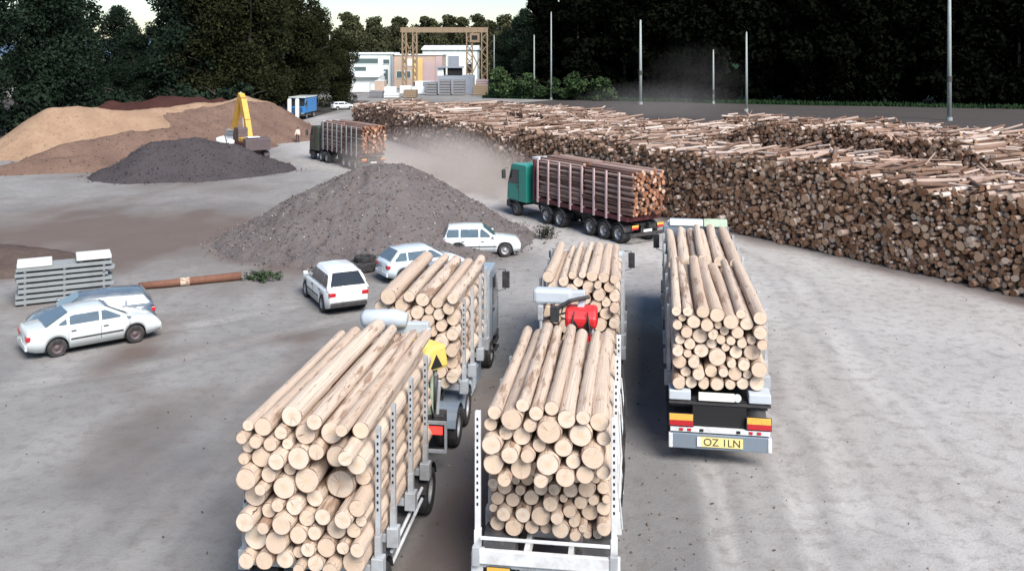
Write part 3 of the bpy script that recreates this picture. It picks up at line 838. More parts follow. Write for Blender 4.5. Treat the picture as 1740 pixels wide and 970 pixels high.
load(k1, 'yellow-crane truck', 'logs on the yellow crane truck', pack(1.185, ZF2, 3.86, lambda r: min(.23, max(.12, r.gauss(.165,.03))), 8, .12), 1.75, 4.8, 42, None, .12)

# --- lane 2: trailer in the middle
P2 = (.60, 16.6); HD2 = 7.7
t2 = thing('log_trailer', 'log trailer with a white rear beam and posts, bottom centre among parked rigs', 'trailer', (*P2, 0), HD2, 'parked log trailers')
ZF3 = 1.05
chassis(t2, .05, 5.6, ZF3-.17, M['whitesteel'])
for y in (.07, 1.7, 3.2, 4.7): stake_pair(t2, y, ZF3, 3.72 if y < 1 else 3.8, 1.25, M['whitesteel'], True, .10, 3.72 if y < 1 else 3.2)
for y in (1.1, 4.6):
    for s in (-1, 1): wheel(t2, 'dual', s*.95, y); mudguard(t2, s*.95, y, .57, .62)
rb = MB(); rb.box(-1.31, 1.31, -.14, -.045, 1.02, 1.27, M['whitesteel']); rb.box(-1.18, 1.18, -.11, -.05, 1.44, 1.49, M['whitesteel'])
for s in (-1, 1): rb.box(s*1.25-.07, s*1.25+.07, -.17, -.055, .98, 1.33, M['galv'])
rb.build('rear_beam', t2, bevel=.012)
bp = MB(); bp.box(-1.2, 1.2, -.1, .05, .42, .62, M['bluegrey']); bp.build('bumper', t2, bevel=.02)
for s in (-1, 1): tail(t2, s*.85, .82, -.06)
db = MB(); db.bar((-.3,5.6,.8),(0,7.4,.75),.1,.12,M['darksteel']); db.bar((.3,5.6,.8),(0,7.4,.75),.1,.12,M['darksteel']); db.build('drawbar', t2)
st = MB()
for k, y in enumerate((1.0, 2.4, 3.9)):
    st.tube([(1.32,y,3.5-.2*k),(1.36,y+.05,2.6),(1.33,y-.12,1.9),(1.38,y+.1,1.2)], .018, M['whitesteel'], 6)
    st.tube([(1.33,y+.3,3.3),(1.42,y+.2,2.4),(1.36,y+.35,1.5)], .02, M['rubber'], 6)
st.build('lashing_strap', t2)
def rad2(r): return min(.25, max(.085, r.gauss(.145,.045)))
def ends2(x, z, rnd):
    if z > 2.45: return -.35 + (.1 if rnd.random() < .3 else 0)
    return .30 + .25*rnd.random()
def pk2():
    low = pack(1.19, ZF3, 2.42, lambda r: min(.2, max(.085, r.gauss(.125,.032))), 21)
    top = 2.42
    rnd = random.Random(5); out = list(low); fails = 0
    while fails < 14:
        r = min(.25, max(.13, rnd.gauss(.172,.036))); best = None
        for i in range(70):
            x = -1.19 + r + (2.38-2*r)*((i+rnd.random())/70); z = ZF3+r
            for (cx, cz, cr) in out:
                s = r+cr; dx = x-cx
                if abs(dx) < s: z = max(z, cz+math.sqrt(s*s-dx*dx))
            if best is None or z < best[1]: best = (x, z)
        if best[1]+r*.5 > 3.95: fails += 1; continue
        out.append((*best, r))
    return out
load(t2, 'trailer with white rear beam', 'logs on the white beam trailer', pk2(), .45, 5.0, 43, ends2, .08)

# --- lane 2: truck ahead, red crane
q = lane(P2, HD2, 8.6)
k2 = thing('log_truck', 'log truck with a bright red loader crane, ahead of the white beam trailer', 'truck', q, HD2, 'parked log trucks')
chassis(k2, .0, 9.6, 1.05, M['darksteel'])
for y in (1.9, 3.25):
    for s in (-1, 1): wheel(k2, 'dual', s*.93, y); mudguard(k2, s*.93, y, .58, .62)
for s in (-1, 1): wheel(k2, 'truck', s*1.03, 8.3)
for y in (2.6, 3.9, 5.2, 6.4): stake_pair(k2, y, ZF2, 3.5, 1.235, M['galv'], False, .085)
hb = MB(); hb.box(-1.2, 1.2, 6.95, 7.03, 1.3, 3.25, M['galv']); hb.build('headboard', k2)
cab(k2, 7.2, M['whitecab'], 3.05, 2.1, deflector=False)
loader_crane(k2, .75, .12, .86, M['red'], M['red'], M['palegrey'], 2.62, -1, 3.45)
sh = MB(); sh.box(-1.25, -.15, .62, 1.05, 3.2, 3.62, M['palegrey']); sh.build('crane_housing', k2, bevel=.09)
pv = MB(); pv.box(-.75,-.5,.45,.6,2.75,3.2,M['blackplastic']); pv.box(-1.1,-.95,.45,.6,2.8,3.2,M['galv']); pv.tube([(-.62,.5,3.1),(-.2,.55,3.35),(.35,.7,3.45)], .06, M['blackplastic'], 8)
pv.tube([(-1.02,.52,2.8),(-1.0,.5,1.8)], .05, M['galv'], 8); pv.build('valve_block', k2, bevel=.02)
rf = MB(); rf.box(-1.2, 1.2, -.1, -.03, .5, .64, M['darksteel']); rf.build('bumper', k2)
for s in (-1, 1): tail(k2, s*.85, .85, -.06, .5, .2)
load(k2, 'red-crane truck', 'logs on the red crane truck', pack(1.185, ZF2, 3.66, lambda r: min(.24, max(.11, r.gauss(.165,.035))), 31, .1), 2.3, 4.5, 44, None, .12, 1.0)

# --- lane 3: semi trailer truck on the right
P3 = (5.2, 22.85); HD3 = 8.7
k3 = thing('log_truck', 'long log truck with orange and red tail lamps and a yellow plate', 'truck', (*P3, 0), HD3, 'parked log trucks')
ZF4 = 1.86
chassis(k3, .15, 12.6, 1.3, M['darksteel'], .5)
for y in (1.5, 2.8, 4.1, 10.0):
    for s in (-1, 1): wheel(k3, 'dual', s*.95, y); mudguard(k3, s*.95, y, .57, .62)
for s in (-1, 1): wheel(k3, 'truck', s*1.03, 13.6)
fl = MB(); fl.box(-1.2, 1.2, .25, 12.2, 1.34, 1.56, M['darksteel']); fl.build('deck', k3)
for y in (1.0, 2.7, 4.4, 7.0, 8.7, 10.6): stake_pair(k3, y, ZF4, 3.72, 1.24, M['galv'], False, .08)
for s in (-1, 1):
    c = MB(); c.box(s*.98-.27, s*.98+.27, -.04, .5, 1.60, 1.84, M['palegrey']); c.build('corner_plate', k3, bevel=.03)
    tail(k3, s*.95, 1.12, -.10, .58, .26)
dk = MB(); dk.box(-.66, .66, .02, .12, .95, 1.62, M['hole']); dk.box(-1.25, 1.25, .0, .3, 1.5, 1.57, M['darksteel']); dk.build('rear_panel', k3)
ws = MB(); ws.box(-.52, .36, -.06, .0, 1.62, 1.82, M['plate_w']); ws.tube([(.43,-.06,1.72),(.43,.0,1.72)], .1, M['clear'], 14); ws.build('sign_board', k3, bevel=.01)
lb = MB(); lb.box(-1.22, 1.22, -.09, .02, .83, .95, M['whitesteel'])
for i, x in enumerate((-.95,-.75,-.45,.45,.75,.95)): lb.box(x-.05, x+.05, -.11, -.085, .86, .93, M['redlens'] if abs(x) > .6 else M['hole'])
lb.build('lower_beam', k3, bevel=.012)
bp = MB(); bp.box(-1.2, 1.2, -.10, .05, .42, .80, M['bluegrey'])
for s in (-1, 1): bp.box(s*1.21-.05, s*1.21+.05, -.12, .03, .43, .79, M['clear'])
bp.build('bumper', k3, bevel=.02)
pl = MB(); pl.box(-.56, .56, -.13, -.11, .50, .74, M['plate_y']); pl.box(-.56, -.47, -.134, -.128, .50, .74, M['plate_w']); pl = pl.build('number_plate', k3)
text_on(pl, 'OZ 1LN', .26, .05, -.134, .615, M['ink'])
hb = MB(); hb.box(-1.22, 1.22, 12.0, 12.1, 1.5, 3.75, M['bluegrey']); hb.build('headboard', k3, bevel=.02)
cab(k3, 12.55, M['teal'], 3.35, 2.2, roofmat=M['whitecab'])
tr = MB(); tr.prism([(11.95,3.76),(12.0,3.98),(12.3,3.98),(12.9,3.76)], -1.0, .25, M['whitecab']); tr.build('load_cover', k3, bevel=.02)
cv = MB(); cv.prism([(11.9,3.76),(12.1,4.02),(12.4,3.98),(12.8,3.76)], .28, 1.15, M['palegreen']); cv.build('roof_hatch', k3, bevel=.02)
def rad3(r): return min(.24, max(.1, r.gauss(.15,.035)))
load(k3, 'rear stack of yellow-plate truck', 'logs in the rear stack of the yellow plate truck', pack(1.19, ZF4, 3.86, rad3, 52, .08), .05, 5.9, 45, None, .14, .9)
load(k3, 'front stack of yellow-plate truck', 'logs in the front stack of the yellow plate truck', pack(1.19, ZF4, 3.84, lambda r: min(.24, max(.14, r.gauss(.175,.03))), 53, .06), 6.25, 5.5, 46, None, .2, 1.0)
print('LOGS', N_LOGS[0])

# ------------------------------------------------------------------ driving loaded trucks
def bulk_logs(name, items, mats, parent=None, n=9):
    """items: (p0 xyz, dir xyz, length, radius) -> one mesh"""
    N = len(items); P = np.array([i[0] for i in items]); D = np.array([i[1] for i in items]); D /= np.linalg.norm(D, axis=1)[:,None]
    L = np.array([i[2] for i in items]); r = np.array([i[3] for i in items])
    up = np.tile(np.array([0,0,1.]), (N,1)); X = np.cross(up, D); X /= np.linalg.norm(X, axis=1)[:,None]; Yv = np.cross(D, X)
    a = np.linspace(0, 2*np.pi, n, endpoint=False)
    rng = np.random.default_rng(5); ph = rng.uniform(0, 6.28, N)
    rr = r[:,None]*(1+.07*np.sin(2*a[None]+ph[:,None]))
    ring = rr[:,:,None]*(np.cos(a)[None,:,None]*X[:,None,:] + np.sin(a)[None,:,None]*Yv[:,None,:])
    V0 = P[:,None,:]+ring; V1 = P[:,None,:]+(D*L[:,None])[:,None,:]+ring*.86
    ce0 = P[:,None,:]; ce1 = (P+D*L[:,None])[:,None,:]
    V = np.concatenate([V0, V1, V0, V1], 1)                # sides, and ends split off so each end is its own island
    per = 4*n; base = (np.arange(N)*per)[:,None,None]
    k = np.arange(n); k2 = (k+1) % n
    side = np.stack([k, k2, n+k2, n+k], 1)[None]+base
    e0 = []
    # end caps as quad fans (n odd handled with degenerate-free strips)
    def cap(off):
        q = []; i, j = 0, n-1
        while j-i >= 3:
            q.append((off+i, off+i+1, off+j-1, off+j)); i += 1; j -= 1
        if j-i == 2: q.append((off+i, off+i+1, off+j, off+j))
        return q
    return V.reshape(-1,3), side.reshape(-1,4), cap, base, N, per, n, mats, name, parent

def bulk_build(items, name, mats, parent=None, n=8):
    V, side, cap, base, N, per, n, mats, name, parent = bulk_logs(name, items, mats, parent, n)
    c0 = np.array(cap(2*n)); c1 = np.array(cap(3*n))
    caps = np.concatenate([(c0[None]+base).reshape(-1,4)[:, ::1], (c1[None]+base).reshape(-1,4)])
    F = np.concatenate([side, caps]); mi = np.concatenate([np.zeros(len(side), int), np.ones(len(caps), int)])
    me = quick_mesh(name, V, F, mats, mi)
    return link(name, me, parent)

def driving_truck(name, label, loc, hd, L, paint_m, boardm, seed, loadname, loadlabel, stakem, axles):
    root = thing(name, label, 'truck', loc, hd, 'loaded trucks driving away across the yard')
    chassis(root, .3, L-1.5, 1.08, M['darksteel'])
    for y, kd in axles:
        for s in (-1, 1):
            wheel(root, kd, s*(.95 if kd == 'dual' else 1.05), y)
            if kd == 'dual': mudguard(root, s*.95, y, .57, .62)
    zf = 1.5; n = 8; y1 = L-3.6
    dk = MB(); dk.box(-1.2, 1.2, .25, y1+.2, 1.24, 1.47, M['maroon']); dk.build('deck', root)
    for i in range(n):
        y = .9+(y1-1.0)*i/(n-1)
        m = MB()
        m.box(-1.22, 1.22, y-.06, y+.06, 1.472, 1.55, stakem); m.build('bunk', root)
        for s in (-1, 1):
            m = MB(); m.box(s*1.23-.045, s*1.23+.045, y-.055, y+.055, 1.2, 3.85, stakem); m.build('stake', root)
    hb = MB(); hb.box(-1.22, 1.22, y1+.3, y1+.42, 1.24, 3.75, boardm); hb.box(-1.0, 1.0, y1+.1, y1+.8, 3.752, 3.88, M['whitesteel']); hb.build('headboard', root)
    cab(root, L-2.45, paint_m, 3.3, 2.15, deflector=False)
    for s in (-1, 1):
        tb = MB(); tb.box(s*1.0-.22, s*1.0+.22, L-4.7, L-4.0, .5, 1.0, M['alu']); tb.build('fuel_tank', root, bevel=.04)
        tail(root, s*.9, .95, -.05, .45, .2)
    b = MB(); b.box(-1.2, 1.2, -.02, .1, .45, .62, M['darksteel']); b.build('bumper', root)
    pl = MB(); pl.box(-.3, .3, -.06, -.025, .66, .8, M['plate_w']); pl.build('number_plate', root)
    cs = pack(1.17, 1.56, 3.86, lambda r: min(.17, max(.07, r.gauss(.105,.025))), seed, .2)
    rnd = random.Random(seed); items = []
    Mx = Matrix.Translation(root.location) @ root.rotation_euler.to_matrix().to_4x4()
    R3 = Mx.to_3x3()
    for x, z, r in cs:
        # three log lengths behind each other along the load
        k = -.1
        cuts = [k+rnd.uniform(-.25,.2), k+(y1+.2)*.5+rnd.uniform(-.2,.2)]
        for c in cuts:
            d = R3 @ Vector((rnd.gauss(0,.008), 1, rnd.gauss(0,.006)))
            items.append((tuple(Mx @ Vector((x, c, z))), tuple(d), (y1+.2)*.5-.12, r))
    o = bulk_build(items, loadname, [M['load_side'], M['load_end']])
    tag(o, loadlabel, 'log load', kind='stuff')
    return root
driving_truck('log_truck', 'green cab log truck loaded with reddish logs, in front of the timber wall', (7.35, 49.6, 0), 326.5, 12.3, M['teal'], M['maroon'], 61,
              'log_load', 'reddish thin logs stacked on the green cab truck', M['bpink'],
              [(1.0,'dual'),(2.25,'dual'),(3.5,'dual'),(6.4,'dual'),(7.75,'dual'),(11.1,'truck')])
driving_truck('log_truck', 'dark cab log truck loaded high, far off beside the grey brown heap', (-12.25, 80.6, 0), 326, 12.2, M['olive'], M['exgrey'], 62,
              'log_load', 'brown thin logs stacked on the far dark cab truck', M['concrete'],
              [(1.0,'dual'),(2.3,'dual'),(3.6,'dual'),(7.6,'dual'),(8.95,'dual'),(11.2,'truck')])

# ------------------------------------------------------------------ timber wall (one mass of thousands of logs)
def timber_wall():
    rnd = random.Random(77); items = []; core = MB()
    segs = [((28.5,28.0),(0.4,72.4)), ((0.4,72.4),(-22.6,130))]
    for si, (A, B) in enumerate(segs):
        A = Vector((*A,0)); B = Vector((*B,0)); d = (B-A); Ls = d.length; d.normalize(); nrm = Vector((d.y,-d.x,0))
        if nrm.x < 0: nrm = -nrm
        rows = 6 if si == 0 else 4
        for k in range(rows):
            off = 5.7*k
            def hgt(s):
                g = s + si*60
                base = (4.5 if k == 0 else [0,3.9,4.15,3.8,4.3,3.5][k]) - (.35 if si else 0)
                h = base + .9*(float(fbm(np.array(g*.13), np.array(k*7.3), 5+k))-.5)*2
                if k in (2, 3) and si == 0 and 20 < s < 41: h += 1.15*min(1, (s-20)/3, (41-s)/3)
                if k == 4 and si == 0 and s > 20: h += .3
                if si == 1: h *= 1 - .35*max(0, (s-45)/20)
                return h
            rmean = .118 if si == 0 else .14
            z_low = 0 if k == 0 else 2.0
            s = -1.0
            cols = []
            # jittered rows of butts
            row = 0; z = z_low
            while z < 6.2:
                s = rnd.uniform(0, .3)
                while s < Ls:
                    r = min(.27, max(.075, rnd.gauss(rmean*.88, .045)))
                    zz = z + r*.9 + rnd.uniform(-.05,.05)
                    if zz < hgt(s) - r:
                        jit = rnd.gauss(0, .14) + (rnd.uniform(-.5,.1) if rnd.random() < .06 else 0)
                        p = A + d*s + nrm*(off + jit)
                        dr = (nrm + d*rnd.gauss(0,.02) + Vector((0,0,rnd.gauss(0,.01)))).normalized()
                        items.append(((p.x,p.y,max(zz, r*.8)), tuple(dr), 5.0+rnd.uniform(-.3,.3), r))
                    s += r*2*rnd.uniform(.92,1.12)
                z += rmean*1.62; row += 1
            # loose logs lying untidily on top
            s = 0
            while s < Ls:
                if rnd.random() < .42:
                    r = rnd.uniform(.06,.13); h = hgt(s)
                    p = A + d*s + nrm*(off+rnd.uniform(-.8,1.6))
                    dr = (nrm + d*rnd.gauss(0,.16 if rnd.random() < .8 else .7) + Vector((0,0,rnd.gauss(0,.05)))).normalized()
                    items.append(((p.x,p.y,h+r*.4+rnd.uniform(0,.12)), tuple(dr), rnd.uniform(1.5,4.6), r))
                for _q in range(3):
                    p2 = A + d*(s+rnd.uniform(-.3,.3)) + nrm*(off+rnd.uniform(-.2,4.8)); yw = rnd.uniform(-1.5,1.5)
                    d2 = (nrm*math.cos(yw) + d*math.sin(yw) + Vector((0,0,rnd.gauss(0,.12)))).normalized()
                    items.append(((p2.x,p2.y,hgt(s)+rnd.uniform(-.02,.14)), tuple(d2), rnd.uniform(.4,1.7), rnd.uniform(.03,.10)))
                s += .42
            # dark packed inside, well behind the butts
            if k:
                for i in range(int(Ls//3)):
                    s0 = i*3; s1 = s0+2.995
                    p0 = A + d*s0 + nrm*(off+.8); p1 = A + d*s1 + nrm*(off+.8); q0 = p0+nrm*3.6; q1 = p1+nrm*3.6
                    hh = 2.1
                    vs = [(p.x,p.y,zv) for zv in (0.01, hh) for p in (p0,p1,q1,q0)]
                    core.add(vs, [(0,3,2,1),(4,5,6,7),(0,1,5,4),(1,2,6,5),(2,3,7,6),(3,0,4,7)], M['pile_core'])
    print('PILE', len(items))
    o = bulk_build(items, 'log_pile', [M['pile_side'], M['pile_end']])
    tag(o, 'huge brown wall of stacked logs along the right side of the yard', 'log pile', kind='stuff')
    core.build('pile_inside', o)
timber_wall()

# ------------------------------------------------------------------ cars
def interp(pts, x):
    if x <= pts[0][0]: return pts[0][1]
    for (a, b), (c, d) in zip(pts[:-1], pts[1:]):
        if x <= c:
            t = (x-a)/(c-a); t = t*t*(3-2*t) if False else t
            return b+(d-b)*t
    return pts[-1][1]

def car(label, loc, hd, L, W, deck, gh, roofw, wheels, wr, paintm, wkind, cat='car', name='parked_car', pillars=(), glass=None, lowtrim=True, spare=False, darkrear=False):
    """deck: (y, z) top of lower body rear->front; gh: (y,z) rear base, roof rear, roof front, screen base. Car points to +y."""
    glass = glass or M['glass']
    root = thing(name, label, cat, loc, hd)
    hw = W/2; sill = .24
    ys = sorted(set([round(x, 3) for x in np.linspace(0, L, 84)]))
    def zlow(y):
        z = sill + .10*max(0, 1-y/.5)**2 + .08*max(0, 1-(L-y)/.5)**2
        for wy in wheels:
            rr = wr+.055
            if abs(y-wy) < rr: z = max(z, wr-.01 + math.sqrt(rr*rr-(y-wy)**2)) if abs(y-wy) < rr*.995 else z
        return z
    def wid(y):
        e = 0
        if y < .55: e = (1-y/.55)**2*.17
        if L-y < .75: e = (1-(L-y)/.75)**2*.17
        return hw*(1-e)
    m = MB(); vs = []; fs = []; K = 13
    for y in ys:
        zt = interp(deck, y); zl = zlow(y); w_ = wid(y); sh = max(zl+.03, zt-.13)
        zm = zl+(sh-zl)*.55
        half = [(w_*.80, zl+.02), (w_*.955, zl), (w_*1.0, zm), (w_*.985, sh), (w_*.93, zt-.035), (w_*.80, zt)]
        ring = [(-x, z) for x, z in half] + [(0, zt+.018)] + [(x, z) for x, z in half[::-1]]
        vs += [(x, y, z) for x, z in ring]
    for i in range(len(ys)-1):
        for k in range(K-1):
            fs.append((i*K+k, i*K+k+1, (i+1)*K+k+1, (i+1)*K+k))
        fs.append((i*K+K-1, i*K, (i+1)*K, (i+1)*K+K-1))
    fs.append(tuple(range(K))); fs.append(tuple((len(ys)-1)*K+k for k in range(K))[::-1])
    m.add(vs, fs, paintm)
    body = m.build('body', root, True)
    # greenhouse
    (ya, za), (yb, zb), (yc, zc), (yd, zd) = gh
    wb_, wt = hw*.925, roofw/2
    zbelt = min(za, zd); ztop = max(zb, zc)
    def wz(z): return wb_ + (wt-wb_)*max(0, min(1, (z-zbelt)/(ztop-zbelt)))
    roofpts = [(ya,za-.04),(yb,zb),((yb+yc)/2, max(zb,zc)+.02),(yc,zc),(yd,zd-.04)]
    g = MB(); vs = []; fs = []; K = 9
    gys = sorted(set([ya,yb,yc,yd]+list(np.linspace(ya,yd,26))))
    for y in gys:
        zr = interp(roofpts, y); zb0 = interp(deck, y)-.06
        zr = max(zr, zb0+.02)
        w0 = wz(zb0); w1 = wz(zr)
        half = [(w0, zb0), ((w0+w1)/2+.004, (zb0+zr)/2), (w1+ .0, zr-.03 if zr-zb0 > .1 else zr-.005), (w1-.09, zr)]
        ring = [(-x, z) for x, z in half]+[(0, zr+.025)]+[(x, z) for x, z in half[::-1]]
        vs += [(x, y, z) for x, z in ring]
    n = len(gys)
    for i in range(n-1):
        for k in range(K-1): fs.append((i*K+k, i*K+k+1, (i+1)*K+k+1, (i+1)*K+k))
    fs.append(tuple(range(K))); fs.append(tuple((n-1)*K+k for k in range(K))[::-1])
    g.add(vs, fs, paintm); g.build('roof', root, True)
    # glass
    def pane(nm, pts3, nrm, t=.012, mat=None):
        q = MB(); nv = Vector(nrm).normalized()*t; k = len(pts3)
        P = [Vector(p) for p in pts3]
        q.add([p+nv for p in P]+[p-nv for p in P], [tuple(range(k)), tuple(range(2*k-1,k-1,-1))]+[(i,i+k,(i+1)%k+k,(i+1)%k) for i in range(k)], mat or glass)
        return q.build(nm, root)
    def screen(nm, y0, z0, y1, z1, out):
        f0, f1 = .10, .93
        A = (y0+(y1-y0)*f0, z0+(z1-z0)*f0); B = (y0+(y1-y0)*f1, z0+(z1-z0)*f1)
        nrm = Vector((0, -(z1-z0), (y1-y0))) if out < 0 else Vector((0, (z1-z0), -(y1-y0)))
        if nrm.z < 0 or (abs(nrm.z) < .02): nrm = Vector((0, out*abs(z1-z0), abs(y1-y0)))
        nv = nrm.normalized()*.022
        pane(nm, [(-wz(A[1])+.10, A[0]+nv.y, A[1]+nv.z),(wz(A[1])-.10, A[0]+nv.y, A[1]+nv.z),(wz(B[1])-.13, B[0]+nv.y, B[1]+nv.z),(-wz(B[1])+.13, B[0]+nv.y, B[1]+nv.z)], nrm)
    screen('rear_window', ya, za, yb, zb, -1); screen('windscreen', yd, zd, yc, zc, 1)
    edges = [ya] + list(pillars) + [yd]
    ztopw = min(zb, zc)-.10
    for s in (-1, 1):
        for i in range(len(edges)-1):
            y0, y1 = edges[i]+.045, edges[i+1]-.045
            zb0 = max(interp(deck, (y0+y1)/2), zbelt)+.035
            P = []
            def top(y):
                z = interp(roofpts, y)-.10; return min(ztopw, z)
            yl = [y0+(y1-y0)*t/8 for t in range(9)]
            up = [(y, top(y)) for y in yl if top(y) > zb0+.02]
            if len(up) < 2: continue
            P = [(up[0][0], zb0)] + up + [(up[-1][0], zb0)]
            out = [(s*(wz(z)+.012), y, z) for y, z in P]
            pane('side_window', out, (s, 0, .25), .008)
    # details
    for s in (-1, 1):
        for wy in wheels: wheel(root, wkind, s*(hw-.125), wy)
        mm = MB(); mm.box(s*(wb_+.11)-.09, s*(wb_+.11)+.09, yd-.22, yd-.08, zd+.03, zd+.16, paintm); mm.build('mirror', root, bevel=.03)
        w0 = wid(.08); zt = interp(deck, .05)
        t = MB(); t.box(s*(w0-.13)-.14, s*(w0-.13)+.14, -.018, .16, zt-.30, zt-.14, M['redlens']); t.build('tail_light', root, bevel=.02)
        w1 = wid(L-.1); z1 = interp(deck, L-.02)
        t = MB(); t.box(s*(w1-.20)-.17, s*(w1-.20)+.17, L-.22, L+.012, z1-.20, z1-.06, M['clear']); t.build('headlight', root, bevel=.03)
        d = MB()
        for yy in list(pillars)[:3]+[yd-.12]: d.box(s*hw*1.001-.004, s*hw*1.001+.004, yy-.005, yy+.005, .40, interp(deck, yy)-.14, M['hole'])
        d.box(s*hw*1.004-.008, s*hw*1.004+.008, wheels[0]+.42, wheels[1]-.42, .52, .57, M['blackplastic'])
        for yy in list(pillars)[:2]: d.box(s*hw*.99-.02, s*hw*.99+.02, yy+.08, yy+.24, interp(deck, yy)-.20, interp(deck, yy)-.165, M['blackplastic'])
        d.build('door', root)
    b = MB(); b.box(-wid(.02)*.97, wid(.02)*.97, -.05, .12, .32, .52, M['blackplastic'] if darkrear else paintm); b.build('rear_bumper', root, bevel=.04)
    b = MB(); b.box(-wid(L)*.95, wid(L)*.95, L-.12, L+.04, .28, .50, M['blackplastic'] if darkrear else paintm); b.build('front_bumper', root, bevel=.04)
    p = MB(); p.box(-.26, .26, -.066, -.052, .54, .65, M['plate_w']); p.build('number_plate', root)
    if lowtrim:
        u = MB(); u.box(-hw*.82, hw*.82, .3, L-.3, .18, .34, M['hole']); u.build('underbody', root)
    if spare:
        sp = MB(); sp.tube([(0,-.22,.82),(0,-.02,.82)], .32, M['blackplastic'], 20); sp.build('spare_wheel', root, bevel=.03)
    return root

# silver sedan, front left
car('silver white four door saloon nearest the camera on the left', (-16.7,31.1,0), 52, 4.4, 1.74,
    [(0,.78),(.06,.98),(.75,1.02),(1.1,1.0),(3.2,.98),(3.75,.93),(4.2,.80),(4.35,.66),(4.4,.6)],
    [(.52,1.0),(1.38,1.41),(2.45,1.44),(3.4,.98)], 1.22, (.93,3.48), .315, M['p_silver'], 'cardark', pillars=(1.28,2.32), glass=M['bglass'])
# dark estate behind it
car('dark blue grey estate car behind the silver saloon', (-13.75,34.9,0), 242, 4.3, 1.76,
    [(0,.80),(.05,.98),(1.2,.98),(3.2,.97),(3.7,.92),(4.05,.8),(4.25,.66),(4.3,.6)],
    [(.06,1.0),(.42,1.42),(2.5,1.46),(3.35,.97)], 1.24, (.85,3.4), .315, M['p_navy'], 'cardark', pillars=(1.0,2.2), glass=M['bglass'], darkrear=True)
# white suv rear view
car('white hatchback suv showing its dark rear window, beside the left log load', (-6.45,36.1,0), 333, 4.35, 1.82,
    [(0,.95),(.05,1.05),(1.2,1.04),(3.0,1.02),(3.5,.98),(4.1,.86),(4.3,.72),(4.35,.65)],
    [(.10,1.06),(.55,1.60),(2.3,1.66),(3.25,1.02)], 1.26, (.85,3.45), .35, M['p_white'], 'suv', pillars=(.95,2.05), darkrear=True)
# ice blue hatchback half hidden
car('pale ice blue hatchback half hidden behind the log load, beside the old tyre', (-5.9,41.3,0), 60, 4.0, 1.7,
    [(0,.86),(.05,.98),(1.2,.97),(2.8,.96),(3.3,.92),(3.75,.8),(3.95,.68),(4.0,.6)],
    [(.12,1.0),(.62,1.44),(2.1,1.48),(3.0,.97)], 1.2, (.75,3.2), .315, M['p_ice'], 'car', pillars=(.95,1.95), glass=M['bglass'])
# small white 4x4
car('small boxy white four wheel drive in front of the mulch heap', (-3.55,46.9,0), 86, 3.95, 1.66,
    [(0,.92),(.05,.99),(1.2,.98),(2.65,.97),(3.2,.93),(3.75,.86),(3.9,.76),(3.95,.68)],
    [(.06,1.0),(.28,1.50),(2.0,1.52),(2.72,.98)], 1.28, (.75,3.15), .35, M['p_white2'], 'suv', pillars=(.85,1.85), glass=M['bglass'], spare=True, darkrear=True)
# far cars
car('white car parked by the far end of the timber wall', (-33.2,168,0), 60, 4.3, 1.74,
    [(0,.80),(.05,.98),(1.2,.98),(3.2,.97),(3.7,.92),(4.1,.8),(4.25,.66),(4.3,.6)],
    [(.06,1.0),(.42,1.42),(2.3,1.46),(3.2,.97)], 1.24, (.85,3.35), .315, M['p_white'], 'car', pillars=(1.0,2.2))
car('grey car parked near the white canopy building', (-41,200,0), 75, 4.3, 1.74,
    [(0,.80),(.05,.98),(1.2,.98),(3.2,.97),(3.7,.92),(4.1,.8),(4.25,.66),(4.3,.6)],
    [(.06,1.0),(.42,1.42),(2.3,1.46),(3.2,.97)], 1.24, (.85,3.35), .315, M['p_grey'], 'car', pillars=(1.0,2.2))

# ------------------------------------------------------------------ blue lorry far off
bl = thing('blue_lorry', 'bright blue lorry with a white roof rim near the far buildings', 'lorry', (-33.4,150,0), 184)
chassis(bl, .2, 6.0, .95, M['darksteel'])
for y in (1.2, 5.2):
    for s in (-1, 1): wheel(bl, 'truck', s*1.05, y)
bx = MB(); bx.box(-1.3, 1.3, 0, 4.2, 1.0, 3.35, M['tarpblue']); bx.build('cargo_box', bl, bevel=.05)
rr = MB(); rr.box(-1.36, 1.36, -.05, 6.45, 3.352, 3.55, M['whitecab']); rr.build('roof_rim', bl, bevel=.05)
cab(bl, 4.25, M['tarpblue'], 3.3, 2.1, 1.25, deflector=False)

# ------------------------------------------------------------------ digger
ex = thing('excavator', 'yellow armed digger standing behind the dark grey heap', 'excavator', (-25.4,88.6,.1), 322)
for s in (-1, 1):
    t = MB(); t.prism([(-1.6,.35),(-1.35,.05),(1.35,.05),(1.6,.35),(1.6,.55),(1.35,.85),(-1.35,.85),(-1.6,.55)], s*1.05-.28, s*1.05+.28, M['exgrey']); t.build('track', ex, bevel=.05)
t = MB(); t.box(-.75,.75,-.9,.9,.45,.95,M['exgrey']); t.build('undercarriage', ex)
t = MB(); t.box(-1.25,1.25,-1.7,1.3,.97,1.75,M['maroon']); t.prism([(-1.95,.98),(-1.95,2.1),(-1.2,2.2),(-1.2,.98)], -1.25, 1.25, M['exgrey']); t.box(-1.2,-.05,-1.15,.1,1.752,2.15,M['exyellow']); t.build('upper_body', ex, bevel=.06)
t = MB(); t.box(-1.0,.2,-1.9,-1.3,2.202,2.32,M['whitesteel']); t.build('engine_cover', ex, bevel=.03)
t = MB(); t.prism([(.0,1.752),(.0,3.0),(.2,3.12),(1.15,3.05),(1.45,2.2),(1.4,1.752)], -1.22, -.25, M['exgrey']); t.build('cabin', ex, bevel=.05)
g = MB(); g.box(-1.24,-1.222,.15,1.1,2.1,2.9,M['glass']); g.build('cabin_window', ex)
t = MB(); bmp = [(.25,.9,1.7),(.25,1.6,3.6),(.25,2.6,5.6),(.25,3.1,6.0)]
for a, b_ in zip(bmp[:-1], bmp[1:]): t.bar(a, b_, .55, .72, M['exyellow'])
